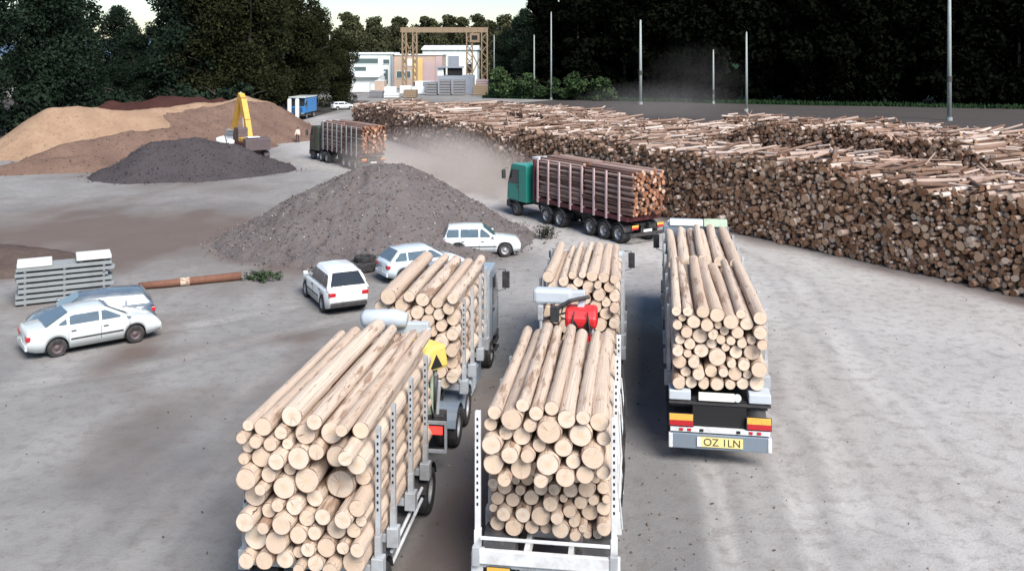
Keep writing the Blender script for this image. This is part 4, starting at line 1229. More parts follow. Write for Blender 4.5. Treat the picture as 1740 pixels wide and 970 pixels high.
t.build('boom', ex, bevel=.03)
t = MB(); t.bar((.25,3.0,6.2),(.25,5.0,2.5),0.46,.58,M['exyellow']); t.build('stick', ex, bevel=.03)
t = MB(); t.tube([(.25,2.3,5.5),(.25,3.2,6.35)], .09, M['galv'], 8); t.tube([(.0,1.5,2.2),(.0,1.9,3.9)], .09, M['galv'], 8); t.tube([(.5,1.5,2.2),(.5,1.9,3.9)], .09, M['galv'], 8); t.build('hydraulic_ram', ex)
t = MB(); t.prism([(4.6,2.5),(5.3,2.6),(6.0,2.0),(5.9,1.3),(5.2,1.05),(4.6,1.4),(5.2,1.5),(5.5,1.9)], -.4, .9, M['galv']); t.build('bucket', ex, bevel=.03)

# pale lumps of concrete on the dark heap
for i, (x, y, z, sx, lab) in enumerate(((-27.6,86.6,2.0,.5,'larger pale concrete lump behind the crest of the dark grey heap'), (-26.7,86.4,1.75,.42,'smaller pale concrete lump between the dark heap crest and the digger'))):
    m = MB(); m.prism([(-.4,-.9),(-.5,.25),(-.1,.5),(.4,.4),(.5,-.9)], -sx*.8, sx*.8, M['whiteconc'])
    o = m.build('concrete_lump', None, bevel=.12); o.location = (x, y, z); o.rotation_euler = (0, R(14*(i*2-1)), R(15)); tag(o, lab, 'rubble', 'pale lumps on the dark heap')
    # a lump rests on a plinth of the same rubble
    b = MB(); b.prism([(-.6,-z),(-.4,-.8),(.5,-.8),(.7,-z)], -sx*.8, sx*.8, M['slag']); b.build('rubble_base', o)

# ------------------------------------------------------------------ person by the bark heap
def person(loc):
    J = {'pel':(0,0,.95),'sp':(0,.01,1.2),'ch':(0,.0,1.38),'nk':(0,.0,1.50),'hd':(0,.02,1.60),'ht':(0,.02,1.72),
         'lh':(-.1,0,.9),'lk':(-.12,.03,.5),'la':(-.13,0,.09),'lt':(-.14,.16,.04),'rh':(.1,0,.9),'rk':(.12,.1,.5),'ra':(.12,.06,.09),'rt':(.13,.22,.04),
         'ls':(-.19,0,1.42),'le':(-.27,.02,1.14),'lw':(-.28,.14,.9),'lf':(-.28,.18,.80),'rs':(.19,0,1.42),'re':(.27,.02,1.14),'rw':(.28,.14,.9),'rf':(.28,.18,.80)}
    Rr = {'pel':.15,'sp':.135,'ch':.155,'nk':.06,'hd':.095,'ht':.075,'lh':.10,'lk':.065,'la':.05,'lt':.04,'rh':.10,'rk':.065,'ra':.05,'rt':.04,
          'ls':.07,'le':.05,'lw':.036,'lf':.035,'rs':.07,'re':.05,'rw':.036,'rf':.035}
    E = [('pel','sp'),('sp','ch'),('ch','nk'),('nk','hd'),('hd','ht'),('pel','lh'),('lh','lk'),('lk','la'),('la','lt'),('pel','rh'),('rh','rk'),('rk','ra'),('ra','rt'),
         ('ch','ls'),('ls','le'),('le','lw'),('lw','lf'),('ch','rs'),('rs','re'),('re','rw'),('rw','rf')]
    K = list(J); me = bpy.data.meshes.new('person')
    me.from_pydata([J[k] for k in K], [(K.index(a), K.index(b)) for a, b in E], [])
    o = bpy.data.objects.new('person', me); C.objects.link(o)
    o.modifiers.new('Skin', 'SKIN')
    for i, k in enumerate(K):
        sv = me.skin_vertices[0].data[i]; sv.radius = (Rr[k], Rr[k]); sv.use_root = (k == 'pel')
    s = o.modifiers.new('Subsurf', 'SUBSURF'); s.levels = 2; s.render_levels = 2
    bpy.context.view_layer.update()
    m2 = bpy.data.meshes.new_from_object(o.evaluated_get(bpy.context.evaluated_depsgraph_get()))
    o.modifiers.clear(); o.data = m2
    m2.materials.clear()
    for x in ('trousers', 'hivis', 'skin'): m2.materials.append(M[x])
    for p in m2.polygons:
        c = p.center; p.use_smooth = True
        arm = abs(c.x) > .2
        p.material_index = 2 if (c.z > 1.5 or (arm and c.z < .93)) else (1 if (c.z > .95 or arm) else 0)
    o.location = loc; o.rotation_euler = (0, 0, R(170))
    h = MB(); h.tube([(0,.0,1.66),(0,.0,1.74),(0,.01,1.80)], [.112,.10,.04], M['hair'], 12); h.build('hair', o, True)
    tag(o, 'person in a pale top and dark trousers walking by the bark heap', 'person')
person((-24.9,106,0))
for i, (x, lab) in enumerate(((-28.9,'short white post nearer the bark heap, by the blue lorry'), (-27.9,'short white post on the lorry side of the bark heap end'))):
    m = MB(); m.box(-.24,.24,-.15,.15,0,4.4,M['whiteconc']); m.box(-.3,.3,-.2,.2,0,.4,M['concrete']); m.box(-.2,.2,-.12,.12,4.4,4.5,M['whiteconc'])
    o = m.build('concrete_post', None, bevel=.03); o.location = (x, 118.5, 0); tag(o, lab, 'post', 'white posts by the bark heap')

# ------------------------------------------------------------------ slab stack, felled log, tyre, weeds
ax = Vector((.89,.455,0)); ay = Vector((-.455,.89,0)); o0 = Vector((-20.15,37.1,0))
ang = math.atan2(.455,.89)
names = ['topmost','second','third','fourth','fifth','sixth','lowest']
for i in range(7):
    k = 6-i; m = MB(); rnd = random.Random(i+3)
    e0, e1 = rnd.uniform(-.08,.08), rnd.uniform(-.1,.1)
    for j in range(5):
        m.box(e0+rnd.uniform(-.04,.04), 3.55+e1+rnd.uniform(-.08,.05), .02+.24*j, .245+.24*j, .075, .215+rnd.uniform(-.012,.012), M['concrete'])
    sl = m
    for xx in (.25, 1.7, 3.2): sl.box(xx, xx+.1, .03, 1.2, 0, .073, M['timbergrey'])
    o = sl.build('concrete_slab', None, bevel=.015); o.location = o0 + Vector((0,0,i*.222)); o.rotation_euler = (0,0,ang+R(rnd.uniform(-1,1)))
    tag(o, f'grey layer of boards, {names[k]} in the stack behind the dark estate car', 'slab', 'grey boards in the stack')
for (x0, x1, zb, lab) in ((.0,1.3,0,'flat white slab on the left end of the grey stack'), (2.2,3.55,0,'thick white slab raised on the right end of the grey stack')):
    m = MB(); 
    if x0 > 1: m.box(x0+.1,x0+.25,.1,1.1,0,.08,M['timbergrey']); m.box(x1-.3,x1-.15,.1,1.1,0,.08,M['timbergrey'])
    zz = .083 if x0 > 1 else 0
    m.box(x0, x1, .0, 1.22, zz, zz+.16, M['whiteconc']); o = m.build('white_slab', None, bevel=.03); o.location = o0+Vector((0,0,7*.222+.004)); o.rotation_euler=(0,0,ang)
    tag(o, lab, 'slab')
m = MB(); rnd = random.Random(4)
m.tube([(-16.35,39.9,.15),(-15.2,40.35,.16),(-13.9,40.95,.17),(-12.35,41.6,.19)], [.15,.165,.175,.19], M['rust'], 14)
m.tube([(-14.75,40.52,.17),(-14.4,40.7,.17)], [.182,.186], M['log_side'], 14)
tag(m.build('felled_log', None, True), 'long reddish brown log lying on the ground between estate car and suv', 'log')

def weeds(name, label, x, y, n, hgt, rad, mat, seed):
    rnd = random.Random(seed); root = thing(name, label, 'plant', (x, y, 0))
    st = MB(); lf = MB()
    for _ in range(n):
        a = rnd.uniform(0, 6.28); d = rnd.uniform(0, rad); px, py = d*math.cos(a), d*math.sin(a)
        h = hgt*rnd.uniform(.5, 1); tx, ty = px+rnd.gauss(0,.12), py+rnd.gauss(0,.12)
        st.tube([(px,py,-.02),((px+tx)/2,(py+ty)/2,h*.55),(tx,ty,h)], [.012,.01,.004], M['trunk'], 5)
        for k in range(9):
            t = rnd.uniform(.25, 1); lx, ly, lz = px+(tx-px)*t, py+(ty-py)*t, h*t
            b = rnd.uniform(0, 6.28); s = rnd.uniform(.05,.11)
            dx, dy = math.cos(b)*s, math.sin(b)*s
            lf.add([(lx,ly,lz),(lx+dx-dy*.4,ly+dy+dx*.4,lz+s*.5),(lx+dx*2,ly+dy*2,lz+s*.3),(lx+dx+dy*.4,ly+dy-dx*.4,lz+s*.2)], [(0,1,2,3)], mat)
    st.build('stem', root); lf.build('foliage', root)
    return root
weeds('weed_clump', 'green weeds growing at the thin end of the felled log', -11.5, 42.0, 60, .17, 1.1, M['leaf_mid'], 1)
weeds('weed_clump', 'brown dry scrub tuft on the road edge near the green cab', 1.9, 51.2, 40, .75, .6, M['leaf_olive'], 2)

def tyre(label, x, y, z, r, w, tilt=0):
    m = MB(); n = 28
    m.lathe_x([(-w*.5,r*.55),(-w*.5,r*.88),(-w*.38,r*.98),(w*.38,r*.98),(w*.5,r*.88),(w*.5,r*.55),(w*.36,r*.5),(-w*.36,r*.5),(-w*.5,r*.55)], M['rubber'], n)
    for k in range(n):
        a = 2*math.pi*k/n; ca, sa = math.cos(a), math.sin(a)
        m.bar((-w*.4, r*.985*ca, r*.985*sa), (w*.4, r*.985*math.cos(a+.12), r*.985*math.sin(a+.12)), .05, .035, M['rubber'])
    o = m.build('old_tyre', None); o.rotation_euler = (0, R(90), R(tilt)); o.location = (x, y, z)
    tag(o, label, 'tyre', 'old tyres by the mulch heap')
tyre('large worn tractor tyre lying flat behind the white suv, under the smaller one', -7.15, 43.6, .20, .72, .40)
tyre('smaller worn tyre lying on the large tractor tyre', -7.05, 43.75, .52, .5, .22, 40)

# bark litter on the ground
rng = np.random.default_rng(8)
n = 1800
P = np.stack([rng.normal(0, 11, n), rng.uniform(13, 60, n), np.zeros(n)], 1)
k = rng.random(n) < .45; P[k,0] = rng.normal(-1.2, 1.6, k.sum()) + (P[k,1]-16)*.13; P[k,1] = rng.uniform(13, 36, k.sum())
P[:,2] = .005
o = scatter('bark_litter', P, rng, .008, .03, M['chip']); tag(o, 'small bark flakes littering the yard ground', 'litter', kind='stuff')

# ------------------------------------------------------------------ far side: road, verge, poles
def sheet(name, pts, z, mat, label):
    m = MB(); m.add([(x,y,z) for x, y in pts], [tuple(range(len(pts)))], mat); o = m.build(name); tag(o, label, kind='structure')
sheet('road', [(46,66),(200,40),(220,120),(150,162),(60,182),(10,205),(0,190),(22,125)], .004, M['road'], 'dull grey brown road behind the timber wall')
sheet('grass_verge', [(150,162.2),(60,182.2),(10,205.2),(-7,212),(-9,300),(400,300),(400,150)], .03, M['verge'], 'dark green grass verge at the foot of the wood')
sheet('forest_floor', [(-120,100),(-62,104),(-50,126),(-33,130),(-31,200),(-60,215),(-160,215)], .01, M['trunk'], 'dark leafy ground under the left wood')
sheet('rough_ground', [(-70,296),(6,292),(700,292),(900,1500),(-900,1500),(-160,300)], .012, M['verge'], 'rough green ground beyond the buildings and woods')
def pole(label, x, y, h, r, band=None):
    root = thing('lamp_pole', label, 'pole', (x, y, 0), 0, 'pale poles along the far road')
    m = MB(); m.tube([(0,0,-.1),(0,0,h*.5),(0,0,h)], [r, r*.85, r*.6], M['pole'], 12); m.build('shaft', root, True)
    b = MB(); b.tube([(0,0,0),(0,0,.5)], r*1.35, M['pole'], 12); b.build('base', root)
    if band:
        b = MB(); b.tube([(0,0,band),(0,0,band+.9)], r*1.12, M['poleband'], 12); b.build('band', root)
    c = MB(); c.tube([(0,0,h-.02),(0,0,h+.25)], [r*.7, r*.3], M['pole'], 12); c.build('cap', root)
pole('tallest and thickest pale pole, right side of the far road, one dark band', 67.6, 141, 26, .34, 6)
pole('pale pole with a dark band, standing left of the misty patch in the wood', 26.2, 186, 17, .33, 6)
pole('slim pale pole second from the right along the far road', 41.9, 163, 14, .24)
pole('shortest pale pole, between the two taller ones before the wood', 41.5, 188, 11, .22, 2)
pole('thin pale pole nearest the gantry crane', -4.6, 235, 15, .2)
pole('thin pale pole second from the gantry crane before the wood', 5.1, 210, 14.5, .2)
pole('thin tall pale pole third from the gantry crane before the wood', 8.8, 205, 19.5, .2)
pole('thin dark pole between the left wood and the far trees', -48, 240, 17, .18)

# grass tufts on the verge
rng = np.random.default_rng(3); n = 9000
gxv = rng.uniform(2, 170, n); gyv = 205-(gxv-10)*.43 + rng.exponential(6, n) + .5
h = rng.uniform(.25, .8, n); a = rng.uniform(0, 6.28, n); wv = rng.uniform(.1, .3, n)
V = np.zeros((n,4,3)); cx, sx = np.cos(a)*wv, np.sin(a)*wv; lx, ly = rng.normal(0,.15,n), rng.normal(0,.15,n)
V[:,0] = np.stack([gxv-cx, gyv-sx, np.full(n,.03)],1); V[:,1] = np.stack([gxv+cx, gyv+sx, np.full(n,.03)],1)
V[:,2] = np.stack([gxv+cx*.2+lx, gyv+sx*.2+ly, h],1); V[:,3] = np.stack([gxv-cx*.2+lx, gyv-sx*.2+ly, h],1)
o = link('grass', quick_mesh('grass', V.reshape(-1,3), np.arange(n*4).reshape(n,4), [M['grass']])); tag(o, 'long green grass along the verge before the wood', 'grass', kind='stuff')

# ------------------------------------------------------------------ trees
def crown_arrays(seed, H, Rc, lobes, leaves, size, z0=.08, conif=False):
    rng = np.random.default_rng(seed); pts = []; 
    for i in range(lobes):
        t = rng.uniform(z0, .97); env = (1-t)*1.05+.12 if conif else (math.sin(math.pi*min(1, (t*.86+.14)))**.7)
        a = rng.uniform(0, 6.28); d = Rc*env*rng.uniform(.15, .82)
        lr = Rc*rng.uniform(.24,.42)*(.55+.6*env)
        c = np.array([math.cos(a)*d, math.sin(a)*d, H*t]); m = max(8, int(leaves/lobes*(lr/(Rc*.33))**2))
        v = rng.normal(size=(m,3)); v /= np.linalg.norm(v, axis=1)[:,None]
        rr = lr*rng.uniform(.55,1.08,(m,1)); p = c+v*rr*np.array([1,1,.8 if not conif else .5])
        pts.append(p)
    P = np.concatenate(pts); P = P[P[:,2] > .2]; n = len(P)
    u = rng.normal(size=(n,3)); u /= np.linalg.norm(u, axis=1)[:,None]; q = rng.normal(size=(n,3)); v = np.cross(u, q); v /= np.linalg.norm(v, axis=1)[:,None]
    s = size*rng.uniform(.5,1.3,(n,1))
    V = np.stack([P-u*s, P+v*s*.6, P+u*s, P-v*s*.6], 1)
    return V.reshape(-1,3)
def tree_meshes(seed, H, Rc, lobes, leaves, size, mat, conif=False, z0=.08):
    V = crown_arrays(seed, H, Rc, lobes, leaves, size, z0, conif)
    cm = quick_mesh('crown', V, np.arange(len(V)).reshape(-1,4), [mat])
    rnd = random.Random(seed); t = MB()
    t.tube([(0,0,-.3),(rnd.gauss(0,.1),rnd.gauss(0,.1),H*.3),(rnd.gauss(0,.2),rnd.gauss(0,.2),H*.65),(0,0,H*.93)], [.035*Rc+.16,.03*Rc+.12,.09+.012*Rc,.03], M['trunk'], 9)
    for k in range(9):
        z = H*rnd.uniform(.2,.8); a = rnd.uniform(0,6.28); l = Rc*rnd.uniform(.5,.8)
        t.tube([(0,0,z),(math.cos(a)*l*.5,math.sin(a)*l*.5,z+l*.28),(math.cos(a)*l,math.sin(a)*l,z+l*.4)], [.1,.07,.03], M['trunk'], 6)
    return cm, t.mesh('trunk', True), V
def plant_tree(meshes, name, label, x, y, s, rot, group, sz=1.0):
    root = thing(name, label, 'tree', (x, y, 0), rot, group); s = s*(1.13 if 'far trees' in (group or '') else 1); root.scale = (s, s, s*sz)
    link('crown', meshes[0], root); link('trunk', meshes[1], root)
    return root
TD = [tree_meshes(s, 25, 6.2, 54, 24000, .24, M['leaf_dark']) for s in (1, 2, 3)]
TO = [tree_meshes(s, 24, 6.4, 54, 24000, .24, M['leaf_olive']) for s in (4, 5)]
TF = [tree_meshes(s, 20, 6.6, 50, 12000, .42, M['leaf_far']) for s in (6, 7)]
g = 'tall dark trees behind the bark heaps'
LT = [(-66,112,.95,'D',0,'dark tree at the left edge behind the sawdust heap'), (-74,122,1.1,'D',1,'dark tree standing back in the left corner of the wood'),
      (-62.5,124,1.05,'D',2,'dark tree behind the red bark mound, left of the sky gap'), (-69,138,1.15,'D',0,'tall dark tree behind others at the far left'),
      (-58.0,140,.60,'D',1,'lower dark tree under the gap of sky in the left wood'),
      (-49.6,139,1.10,'D',2,'tall dark tree just right of the gap of sky'), (-45.5,137,1.06,'O',0,'tall olive tree behind the bark heap, left of the digger arm'),
      (-40.0,138,1.08,'O',1,'tall olive tree directly behind the digger arm'), (-39.8,145,.93,'O',0,'olive tree at the right end of the tall left wood'),
      (-52.5,150,1.0,'D',1,'dark tree deep in the left wood behind the gap'), (-47,152,1.12,'O',1,'olive tree deep in the left wood'), (-61,132,.5,'D',2,'short dark tree below the sky gap'),
      (-35.4,161,.84,'O',0,'lower olive tree stepping down beside the sky, right end of left wood'), (-33,176,.62,'O',1,'smallest olive tree at the right end of the left wood'),
      (-43,158,1.0,'O',0,'olive tree standing deep behind the digger arm'), (-40.5,166,.95,'O',1,'olive tree filling the wood behind the white posts'), (-78,150,1.15,'D',1,'dark tree farthest back in the left corner'), (-64,164,.68,'D',1,'lower dark tree seen through the left half of the sky gap'),
      (-60,170,.66,'D',2,'lower dark tree seen through the right half of the sky gap'), (-68,158,.75,'D',0,'dark tree behind the left side of the sky gap')]
for i, (x, y, s, kd, v, lab) in enumerate(LT):
    plant_tree((TD if kd == 'D' else TO)[v], 'broadleaf_tree', lab, x, y, s, 37*i, g)
# understorey at the foot of the left wood
BU = [tree_meshes(s, 5, 3.6, 14, 1500, .4, M['leaf_dark'], z0=.1) for s in (11, 12)]
for i, (x, y, lab) in enumerate(((-70,108,'dark bush at the left edge beside the sawdust heap'), (-63,117,'dark bush behind the sawdust heap peak'), (-55,128,'dark bush behind the red bark mound'),
        (-46,128,'dark bush behind the middle of the bark heap'), (-42,129,'dark bush behind the digger arm'), (-38,131,'dark bush near the blue lorry'))):
    r = plant_tree(BU[i % 2], 'bush', lab, x, y, 1.15, 50*i, 'dark bushes under the left wood'); r['category'] = 'bush'
for i, (x, y, s, lab) in enumerate(((-62,300,.9,'far olive tree beside the tall left wood'), (-55,305,1.04,'far olive tree behind the white canopy, tallest of its row'),
        (-47,310,1.0,'far olive tree behind the left end of the white building'), (-38,315,.98,'far olive tree behind the middle of the buildings'), (-29,330,1.0,'far olive tree behind the gantry beam'),
        (-19,335,1.02,'far olive tree right of the gantry beam'), (-8,330,.98,'far olive tree between gantry crane and dark wood'), (2,300,.95,'far olive tree against the dark wood edge'), (-58,330,1.05,'second row far olive tree behind the canopy'), (-50.5,335,.95,'second row far olive tree left of the white building'),
        (-42.5,340,1.05,'second row far olive tree over the white building roof'), (-33.5,345,1.05,'second row far olive tree over the tan hall'), (-24,350,1.1,'second row far olive tree inside the gantry frame'),
        (-13,350,1.1,'second row far olive tree over the right gantry leg'), (-3,345,1.1,'second row far olive tree right of the gantry crane'), (-66,310,.9,'second row far olive tree at the left wood edge'))):
    plant_tree(TF[i % 2], 'broadleaf_tree', lab, x, y, s, 60*i, 'far trees behind the buildings')
# the dark wood on the right reads as one black mass
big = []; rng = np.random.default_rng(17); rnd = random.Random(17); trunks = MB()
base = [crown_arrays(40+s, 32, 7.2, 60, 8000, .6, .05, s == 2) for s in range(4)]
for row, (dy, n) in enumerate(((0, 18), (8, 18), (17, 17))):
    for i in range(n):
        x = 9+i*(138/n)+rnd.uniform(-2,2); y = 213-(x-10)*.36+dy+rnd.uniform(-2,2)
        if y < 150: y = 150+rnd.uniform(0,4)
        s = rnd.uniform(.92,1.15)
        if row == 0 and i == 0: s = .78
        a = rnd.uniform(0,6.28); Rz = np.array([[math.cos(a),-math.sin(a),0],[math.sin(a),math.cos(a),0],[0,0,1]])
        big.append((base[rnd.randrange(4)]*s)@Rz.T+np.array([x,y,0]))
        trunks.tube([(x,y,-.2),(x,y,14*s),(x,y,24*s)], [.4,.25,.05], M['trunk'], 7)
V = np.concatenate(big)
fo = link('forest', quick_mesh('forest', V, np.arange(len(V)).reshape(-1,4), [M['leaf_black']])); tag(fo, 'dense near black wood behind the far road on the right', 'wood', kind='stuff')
trunks.build('tree_trunks', fo)['kind'] = 'stuff'
BM = [tree_meshes(s, 6, 4.2, 14, 1500, .4, M['leaf_mid'], z0=.05) for s in (21, 22)]
for i, (x, y, s, lab) in enumerate(((-2.5,214,1.15,'pale green bush beside the gantry crane foot'), (3.5,211,.9,'green bush before the thin pole, second from gantry'), (9,207,.8,'green bush right of the thin tall pole'),
        (14.5,203,1.0,'green bush spreading at the foot of the dark wood'), (20,200,.85,'green bush next to the banded pole, left of it'))):
    r = plant_tree(BM[i % 2], 'bush', lab, x, y, s, 70*i, 'green bushes before the dark wood'); r['category'] = 'bush'
# right edge trees sloping out of the dark wood
for i, (x, y, s, lab) in enumerate(((3.5,222,.86,'dark tree at the left end of the right wood'), (-1.5,238,.7,'smaller dark tree stepping down from the right wood'))):
    plant_tree(TD[i], 'broadleaf_tree', lab, x, y, s, 20*i, 'edge trees of the right wood')

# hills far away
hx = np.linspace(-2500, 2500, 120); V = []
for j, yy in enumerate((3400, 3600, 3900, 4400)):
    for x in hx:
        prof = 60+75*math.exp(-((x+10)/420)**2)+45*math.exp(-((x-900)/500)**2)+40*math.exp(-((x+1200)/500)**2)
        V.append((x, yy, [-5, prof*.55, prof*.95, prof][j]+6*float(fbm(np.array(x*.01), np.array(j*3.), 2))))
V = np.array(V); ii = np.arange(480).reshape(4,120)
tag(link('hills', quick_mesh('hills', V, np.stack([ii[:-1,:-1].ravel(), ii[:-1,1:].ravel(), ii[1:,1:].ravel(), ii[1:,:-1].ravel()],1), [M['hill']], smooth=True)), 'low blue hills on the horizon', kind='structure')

# ------------------------------------------------------------------ far buildings
def windows(root, rects, y, mat, depth=.15):
    for (x0, x1, z0, z1) in rects:
        f = MB(); t = .14
        f.box(x0-t, x1+t, y-.1, y+.02, z1, z1+t, M['bwhite']); f.box(x0-t, x1+t, y-.14, y+.02, z0-t, z0, M['bwhite'])
        f.box(x0-t, x0, y-.1, y+.02, z0, z1, M['bwhite']); f.box(x1, x1+t, y-.1, y+.02, z0, z1, M['bwhite'])
        o = f.build('window', root); p = MB(); p.box(x0, x1, y-.05, y+.015, z0, z1, mat); p.build('pane', o)
b1 = thing('white_building', 'white two storey building with a teal window band, left of the far group', 'building', (-49,275,0))
m = MB(); m.box(0,13,0,14,0,10.2,M['bwhite']); m.build('wall', b1)
m = MB(); m.box(-.2,13.4,-.4,14.2,10.2,10.75,M['broof']); m.build('roof', b1, bevel=.05)
windows(b1, [(1.6,8.6,7.4,8.9),(10.2,12.0,7.3,8.6),(1.6,5.0,4.6,6.4)], 0, M['wingl'])
m = MB(); m.box(12.5,13.1,-.35,-.02,0.1,10.1,M['bgrey']); m.build('down_pipe', b1)
m = MB(); m.box(10.4,11.6,-.12,.02,1.2,5.6,M['wingl']); m.build('door', b1)
an = thing('white_canopy', 'low white roofed loading canopy in front of the white building', 'canopy', (-51,259,0))
m = MB(); m.prism([(0,3.7),(0,4.1),(12,5.2),(12,4.8)], 0, 13.5, M['broof']); m.build('roof', an)
for x in (.4, 5.6, 13.1): 
    m = MB(); m.box(x-.2,x+.2,.4,.8,0,3.75,M['bwhite']); m.build('post', an)
m = MB(); m.box(5.9,13.4,1.5,11,0,3.7,M['bwhite']); m.build('wall', an)
m = MB(); m.box(.3,5.8,3,11,0,3.0,M['timbergrey']); m.build('stored_goods', an)
b2 = thing('tan_building', 'tan and pink clad hall with a yellow panel, middle of the far group', 'building', (-35.8,277,0))
m = MB(); m.box(0,14.6,0,16,0,9.9,M['btan']); m.build('wall', b2)
m = MB(); m.box(-.1,14.8,-.3,16.2,9.9,10.3,M['broof']); m.build('roof', b2)
m = MB(); m.box(6.0,8.6,-.14,.02,1.6,9.0,M['byellow']); m.build('yellow_panel', b2)
m = MB(); m.box(9.1,12.2,-.1,.02,1.5,8.0,M['bpink']); m.build('pink_panel', b2); m = MB(); m.box(12.6,14.5,-.12,.02,.6,9.6,M['bpink']); m.build('pink_panel', b2)
windows(b2, [(.8,2.6,3,5),(3.2,5.0,3,5)], 0, M['wingl'])
m = MB(); m.box(3.6,5.6,-.12,.02,6.6,8.8,M['plate_w']); m.build('sign_board', b2)
b3 = thing('white_hall', 'tall white hall behind the gantry crane leg', 'building', (-29.5,301,0))
m = MB(); m.box(0,18,0,20,0,11.6,M['bwhite']); m.build('wall', b3)
m = MB(); m.prism([(-.5,11.6),(-.5,12.0),(10,13.2),(20.5,12.0),(20.5,11.6)], -.4, 18.4, M['broof']); m.build('roof', b3)
windows(b3, [(8.4,12,5.6,9.6)], 0, M['bgrey']); m = MB(); m.box(14.6,16.4,-.1,.02,4,7,M['hole']); m.build('door', b3)
# sheds and stacks of sawn timber in front
sh = thing('grey_shed', 'grey open shed with a dark doorway under the gantry crane', 'shed', (-19.6,240,0))
m = MB(); m.box(0,9.5,0,7,0,4.6,M['bgrey']); m.build('wall', sh); m = MB(); m.box(-.4,6.6,-.6,7.3,6.6,6.9,M['bgrey']); m.build('roof', sh)
m = MB(); m.box(2.6,6.2,.1,6.8,4.6,6.6,M['hole']); m.build('upper_opening', sh)
m = MB(); m.box(0,1.6,.05,6.8,4.6,6.5,M['bwhite']); m.build('side_panel', sh)
for i, (x, w_, h_, lab) in enumerate(((-21.3,2.6,3.2,'grey sawn timber stack, leftmost under the gantry crane'), (-18.1,2.8,3.7,'grey sawn timber stack, middle one below the shed'), (-14.7,3.0,3.9,'grey sawn timber stack, rightmost below the shed'))):
    m = MB(); z = .15
    while z < h_:
        m.box(0, w_, 0, 4, z, z+.5, M['timbergrey'])
        for q_ in (.3, w_/2, w_-.4): m.box(q_, q_+.12, 0, 4, z-.148, z-.002, M['trunk'])
        z += .65
    o = m.build('timber_stack'); o.location = (x,226,0); tag(o, lab, 'timber stack', 'timber stacks before the shed')
for i, (x, y, lab) in enumerate(((-32.5,232,'white wrapped timber pack, left one before the tan hall'), (-28.8,234,'white wrapped timber pack, right one before the tan hall'), (-25.5,232,'white wrapped timber pack nearest the grey stacks'))):
    m = MB(); m.box(0,2.9,0,3,.12,1.9+.2*(i % 2),M['broof']); m.box(.2,.35,0,3,0,.118,M['trunk']); m.box(2.5,2.65,0,3,0,.118,M['trunk'])
    o = m.build('wrapped_pack', None, bevel=.06); o.location = (x, y, 0); tag(o, lab, 'timber pack', 'white wrapped packs')
wl = thing('white_van', 'white van parked between the tan hall and the grey timber stacks', 'van', (-27.6,258,0), 70)
m = MB(); m.prism([(0,.4),(0,2.5),(.15,2.6),(3.9,2.6),(4.6,1.6),(5.4,1.35),(5.5,.4)], -1,1,M['p_white']); m.build('body', wl, bevel=.06)
for y in (1,4.5):
    for s in (-1,1): wheel(wl, 'suv', s*.9, y)
m = MB(); m.box(-.9,.9,-.02,.01,1.5,2.3,M['glass']); m.build('rear_window', wl)
for s in (-1,1):
    m = MB(); m.prism([(3.0,1.6),(3.0,2.3),(3.85,2.3),(4.35,1.6)], s*1.0-.015, s*1.0+.015, M['glass']); m.build('side_window', wl)

for (nm, x, y, wx_, wy_, h_, mt, lab, cat) in (
    ('site_container', -43.5, 243, 5.5, 2.4, 2.6, 'bwhite', 'long white container in front of the canopy wall', 'container'),
    ('site_container', -37.2, 247, 2.6, 5.0, 3.0, 'btan', 'cream container standing end on before the tan hall', 'container'),
    ('site_container', -24.3, 248, 3.2, 5.0, 2.7, 'bgrey', 'blue grey container left of the grey shed', 'container'),
    ('timber_pack', -33.6, 215, 3.0, 4.0, 1.5, 'timbergrey', 'low dark grey timber pack nearest the timber wall end', 'timber pack'),
    ('timber_pack', -29.8, 212, 3.4, 4.0, 1.1, 'bwhite', 'flat pale timber pack nearest the timber wall end', 'timber pack'),
    ('timber_pack', -25.5, 214, 3.0, 4.0, 1.8, 'crane', 'brown timber pack before the grey stacks', 'timber pack'),
    ('timber_pack', -9.6, 226, 3.6, 4.0, 2.6, 'crane', 'brown timber pack right of the grey shed', 'timber pack'),
    ('timber_pack', -9.4, 238, 3.2, 4.0, 3.6, 'bpink', 'pinkish timber pack behind the brown one, by the gantry leg', 'timber pack')):
    m = MB(); m.box(0, wx_, 0, wy_, .15, h_, M[mt])
    for q_ in (.25, wx_/2, wx_-.35): m.box(q_, q_+.14, -.05, wy_+.05, 0, .147, M['trunk'])
    if nm == 'site_container':
        k_ = .3
        while k_ < wx_-.2: m.box(k_, k_+.12, -.05, -.003, .3, h_-.15, M[mt]); k_ += .36
        m.box(-.04, wx_+.04, -.07, wy_+.04, h_+.003, h_+.09, M['broof'])
    else:
        z_ = .55
        while z_ < h_-.2: m.box(-.01, wx_+.01, -.012, wy_, z_, z_+.07, M['hole']); z_ += .5
    o = m.build(nm); o.location = (x, y, 0); tag(o, lab, cat)
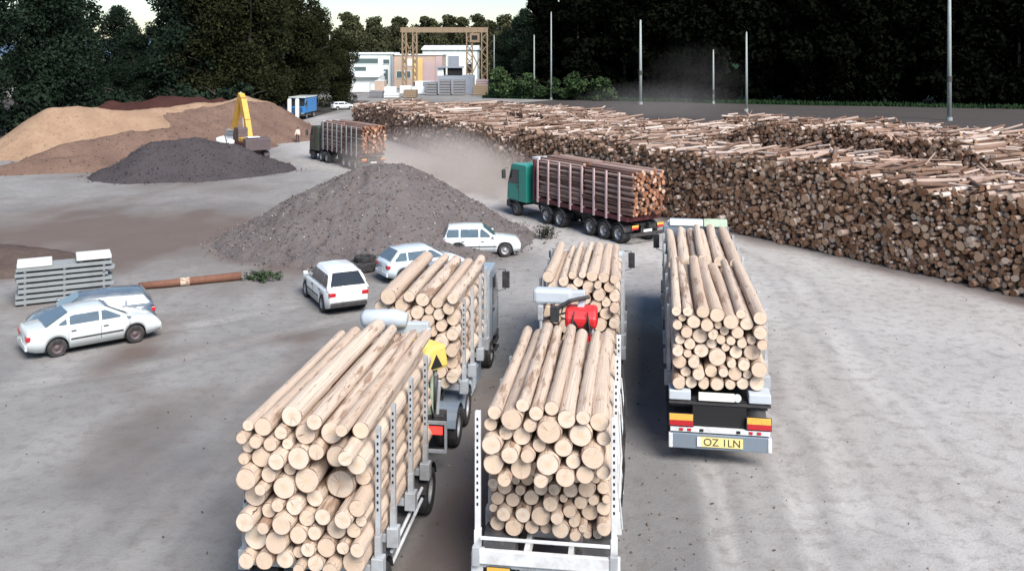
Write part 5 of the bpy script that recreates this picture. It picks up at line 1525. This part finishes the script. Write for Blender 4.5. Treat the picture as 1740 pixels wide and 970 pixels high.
# gantry crane
gc = thing('gantry_crane', 'tall tan gantry crane spanning in front of the far halls', 'crane', (-31.5,262,0))
def lattice(m, p, q, w_, n, mat, t=.28):
    p = Vector(p); q = Vector(q); d = (q-p)/n; z = d.normalized(); up = Vector((0,1,0)); x = up.cross(z).normalized()
    for sx_ in (-1,1):
        for sy in (-1,1): m.bar(p+x*sx_*w_/2+up*sy*w_/2, q+x*sx_*w_/2+up*sy*w_/2, t, t, mat)
    for i in range(n):
        for sy in (-1,1):
            a = p+d*i; b_ = p+d*(i+1); s = 1 if i % 2 else -1
            m.bar(a+x*s*w_/2+up*sy*w_/2, b_-x*s*w_/2+up*sy*w_/2, t*.6, t*.6, mat)
        m.bar(p+d*i+x*w_/2-up*w_/2, p+d*(i+1)-x*w_/2-up*w_/2+up*w_, t*.5, t*.5, mat)
for x in (.6, 3.6, 19.3, 23.6):
    m = MB(); lattice(m, (x,0,0), (x,0,16.4), 1.1 if x < 10 else 1.6, 9, M['crane'], .34); m.build('leg', gc)
m = MB(); m.box(-.5,24.6,-.5,.5,16.42,17.9,M['crane'])
for i in range(13): m.box(-.3+2*i,-.12+2*i,-.58,-.5,16.5,17.8,M['crane'])
m.build('girder', gc)
m = MB(); m.box(19.4,22.2,-1.2,1.2,13.6,16.2,M['crane']); m.box(20,21.6,-1.25,-1.19,14.3,15.6,M['hole']); m.build('operator_cabin', gc)
for (a, b_) in (((.6,0,8),(3.6,0,15)),((3.6,0,8),(.6,0,15)),((19.3,0,3),(23.6,0,12)),((23.6,0,3),(19.3,0,12))):
    m = MB(); m.bar(a, b_, .3, .3, M['crane']); m.build('brace', gc)

# ------------------------------------------------------------------ dust thrown up by the trucks
def dust_cloud(name, label, loc, rad, dens, col, seed):
    bm = bmesh.new(); bmesh.ops.create_icosphere(bm, subdivisions=4, radius=1)
    for v in bm.verts:
        n_ = float(fbm(np.array(v.co.x*1.6+seed), np.array(v.co.y*1.6+v.co.z*1.9), seed))
        s = .75+.55*n_; v.co = Vector((v.co.x*rad[0]*s, v.co.y*rad[1]*s, v.co.z*rad[2]*s))
    me = bpy.data.meshes.new(name); bm.to_mesh(me); bm.free()
    m = bpy.data.materials.new(name+'_air'); m.use_nodes = True; nt = m.node_tree; nt.nodes.clear()
    o_ = nt.nodes.new('ShaderNodeOutputMaterial'); v = nt.nodes.new('ShaderNodeVolumePrincipled')
    v.inputs['Color'].default_value = (*col, 1); v.inputs['Anisotropy'].default_value = .1
    tc = nt.nodes.new('ShaderNodeTexCoord'); sc = nt.nodes.new('ShaderNodeVectorMath'); sc.operation = 'MULTIPLY'; sc.inputs[1].default_value = [1/r for r in rad]
    nt.links.new(tc.outputs['Object'], sc.inputs[0]); ln = nt.nodes.new('ShaderNodeVectorMath'); ln.operation = 'LENGTH'; nt.links.new(sc.outputs[0], ln.inputs[0])
    nz = noise(nt, .35, 3, tc.outputs['Object']); mr = nt.nodes.new('ShaderNodeMapRange'); mr.inputs[1].default_value = .95; mr.inputs[2].default_value = .15; mr.inputs[3].default_value = 0; mr.inputs[4].default_value = dens
    nt.links.new(ln.outputs['Value'], mr.inputs[0]); mu = nt.nodes.new('ShaderNodeMath'); mu.operation = 'MULTIPLY'; nt.links.new(mr.outputs[0], mu.inputs[0])
    m2 = nt.nodes.new('ShaderNodeMath'); m2.operation = 'MULTIPLY'; m2.inputs[1].default_value = 2.; nt.links.new(nz, m2.inputs[0]); nt.links.new(m2.outputs[0], mu.inputs[1]); nt.links.new(mu.outputs[0], v.inputs['Density'])
    nt.links.new(v.outputs[0], o_.inputs['Volume']); me.materials.append(m)
    o = link(name, me); o.location = loc; tag(o, label, 'dust', kind='stuff')
    return o
for i, (loc, rad, dn) in enumerate((((-6.5,78,1.0),(10,7,3.6),.20), ((-3.5,72,.8),(7,6,3.2),.24), ((-1.0,66,.6),(5,5,3.4),.15))):
    dust_cloud('dust', 'pinkish dust cloud hanging behind the green cab truck', loc, rad, dn, (.90,.80,.73), 3+i)
dust_cloud('dust', 'grey dust drifting over the far road before the dark wood', (24,150,2), (16,10,4.5), .018, (.72,.68,.66), 9)
dust_cloud('dust', 'grey dust drifting over the far road before the dark wood', (36,178,5), (12,8,9), .006, (.72,.7,.68), 10)
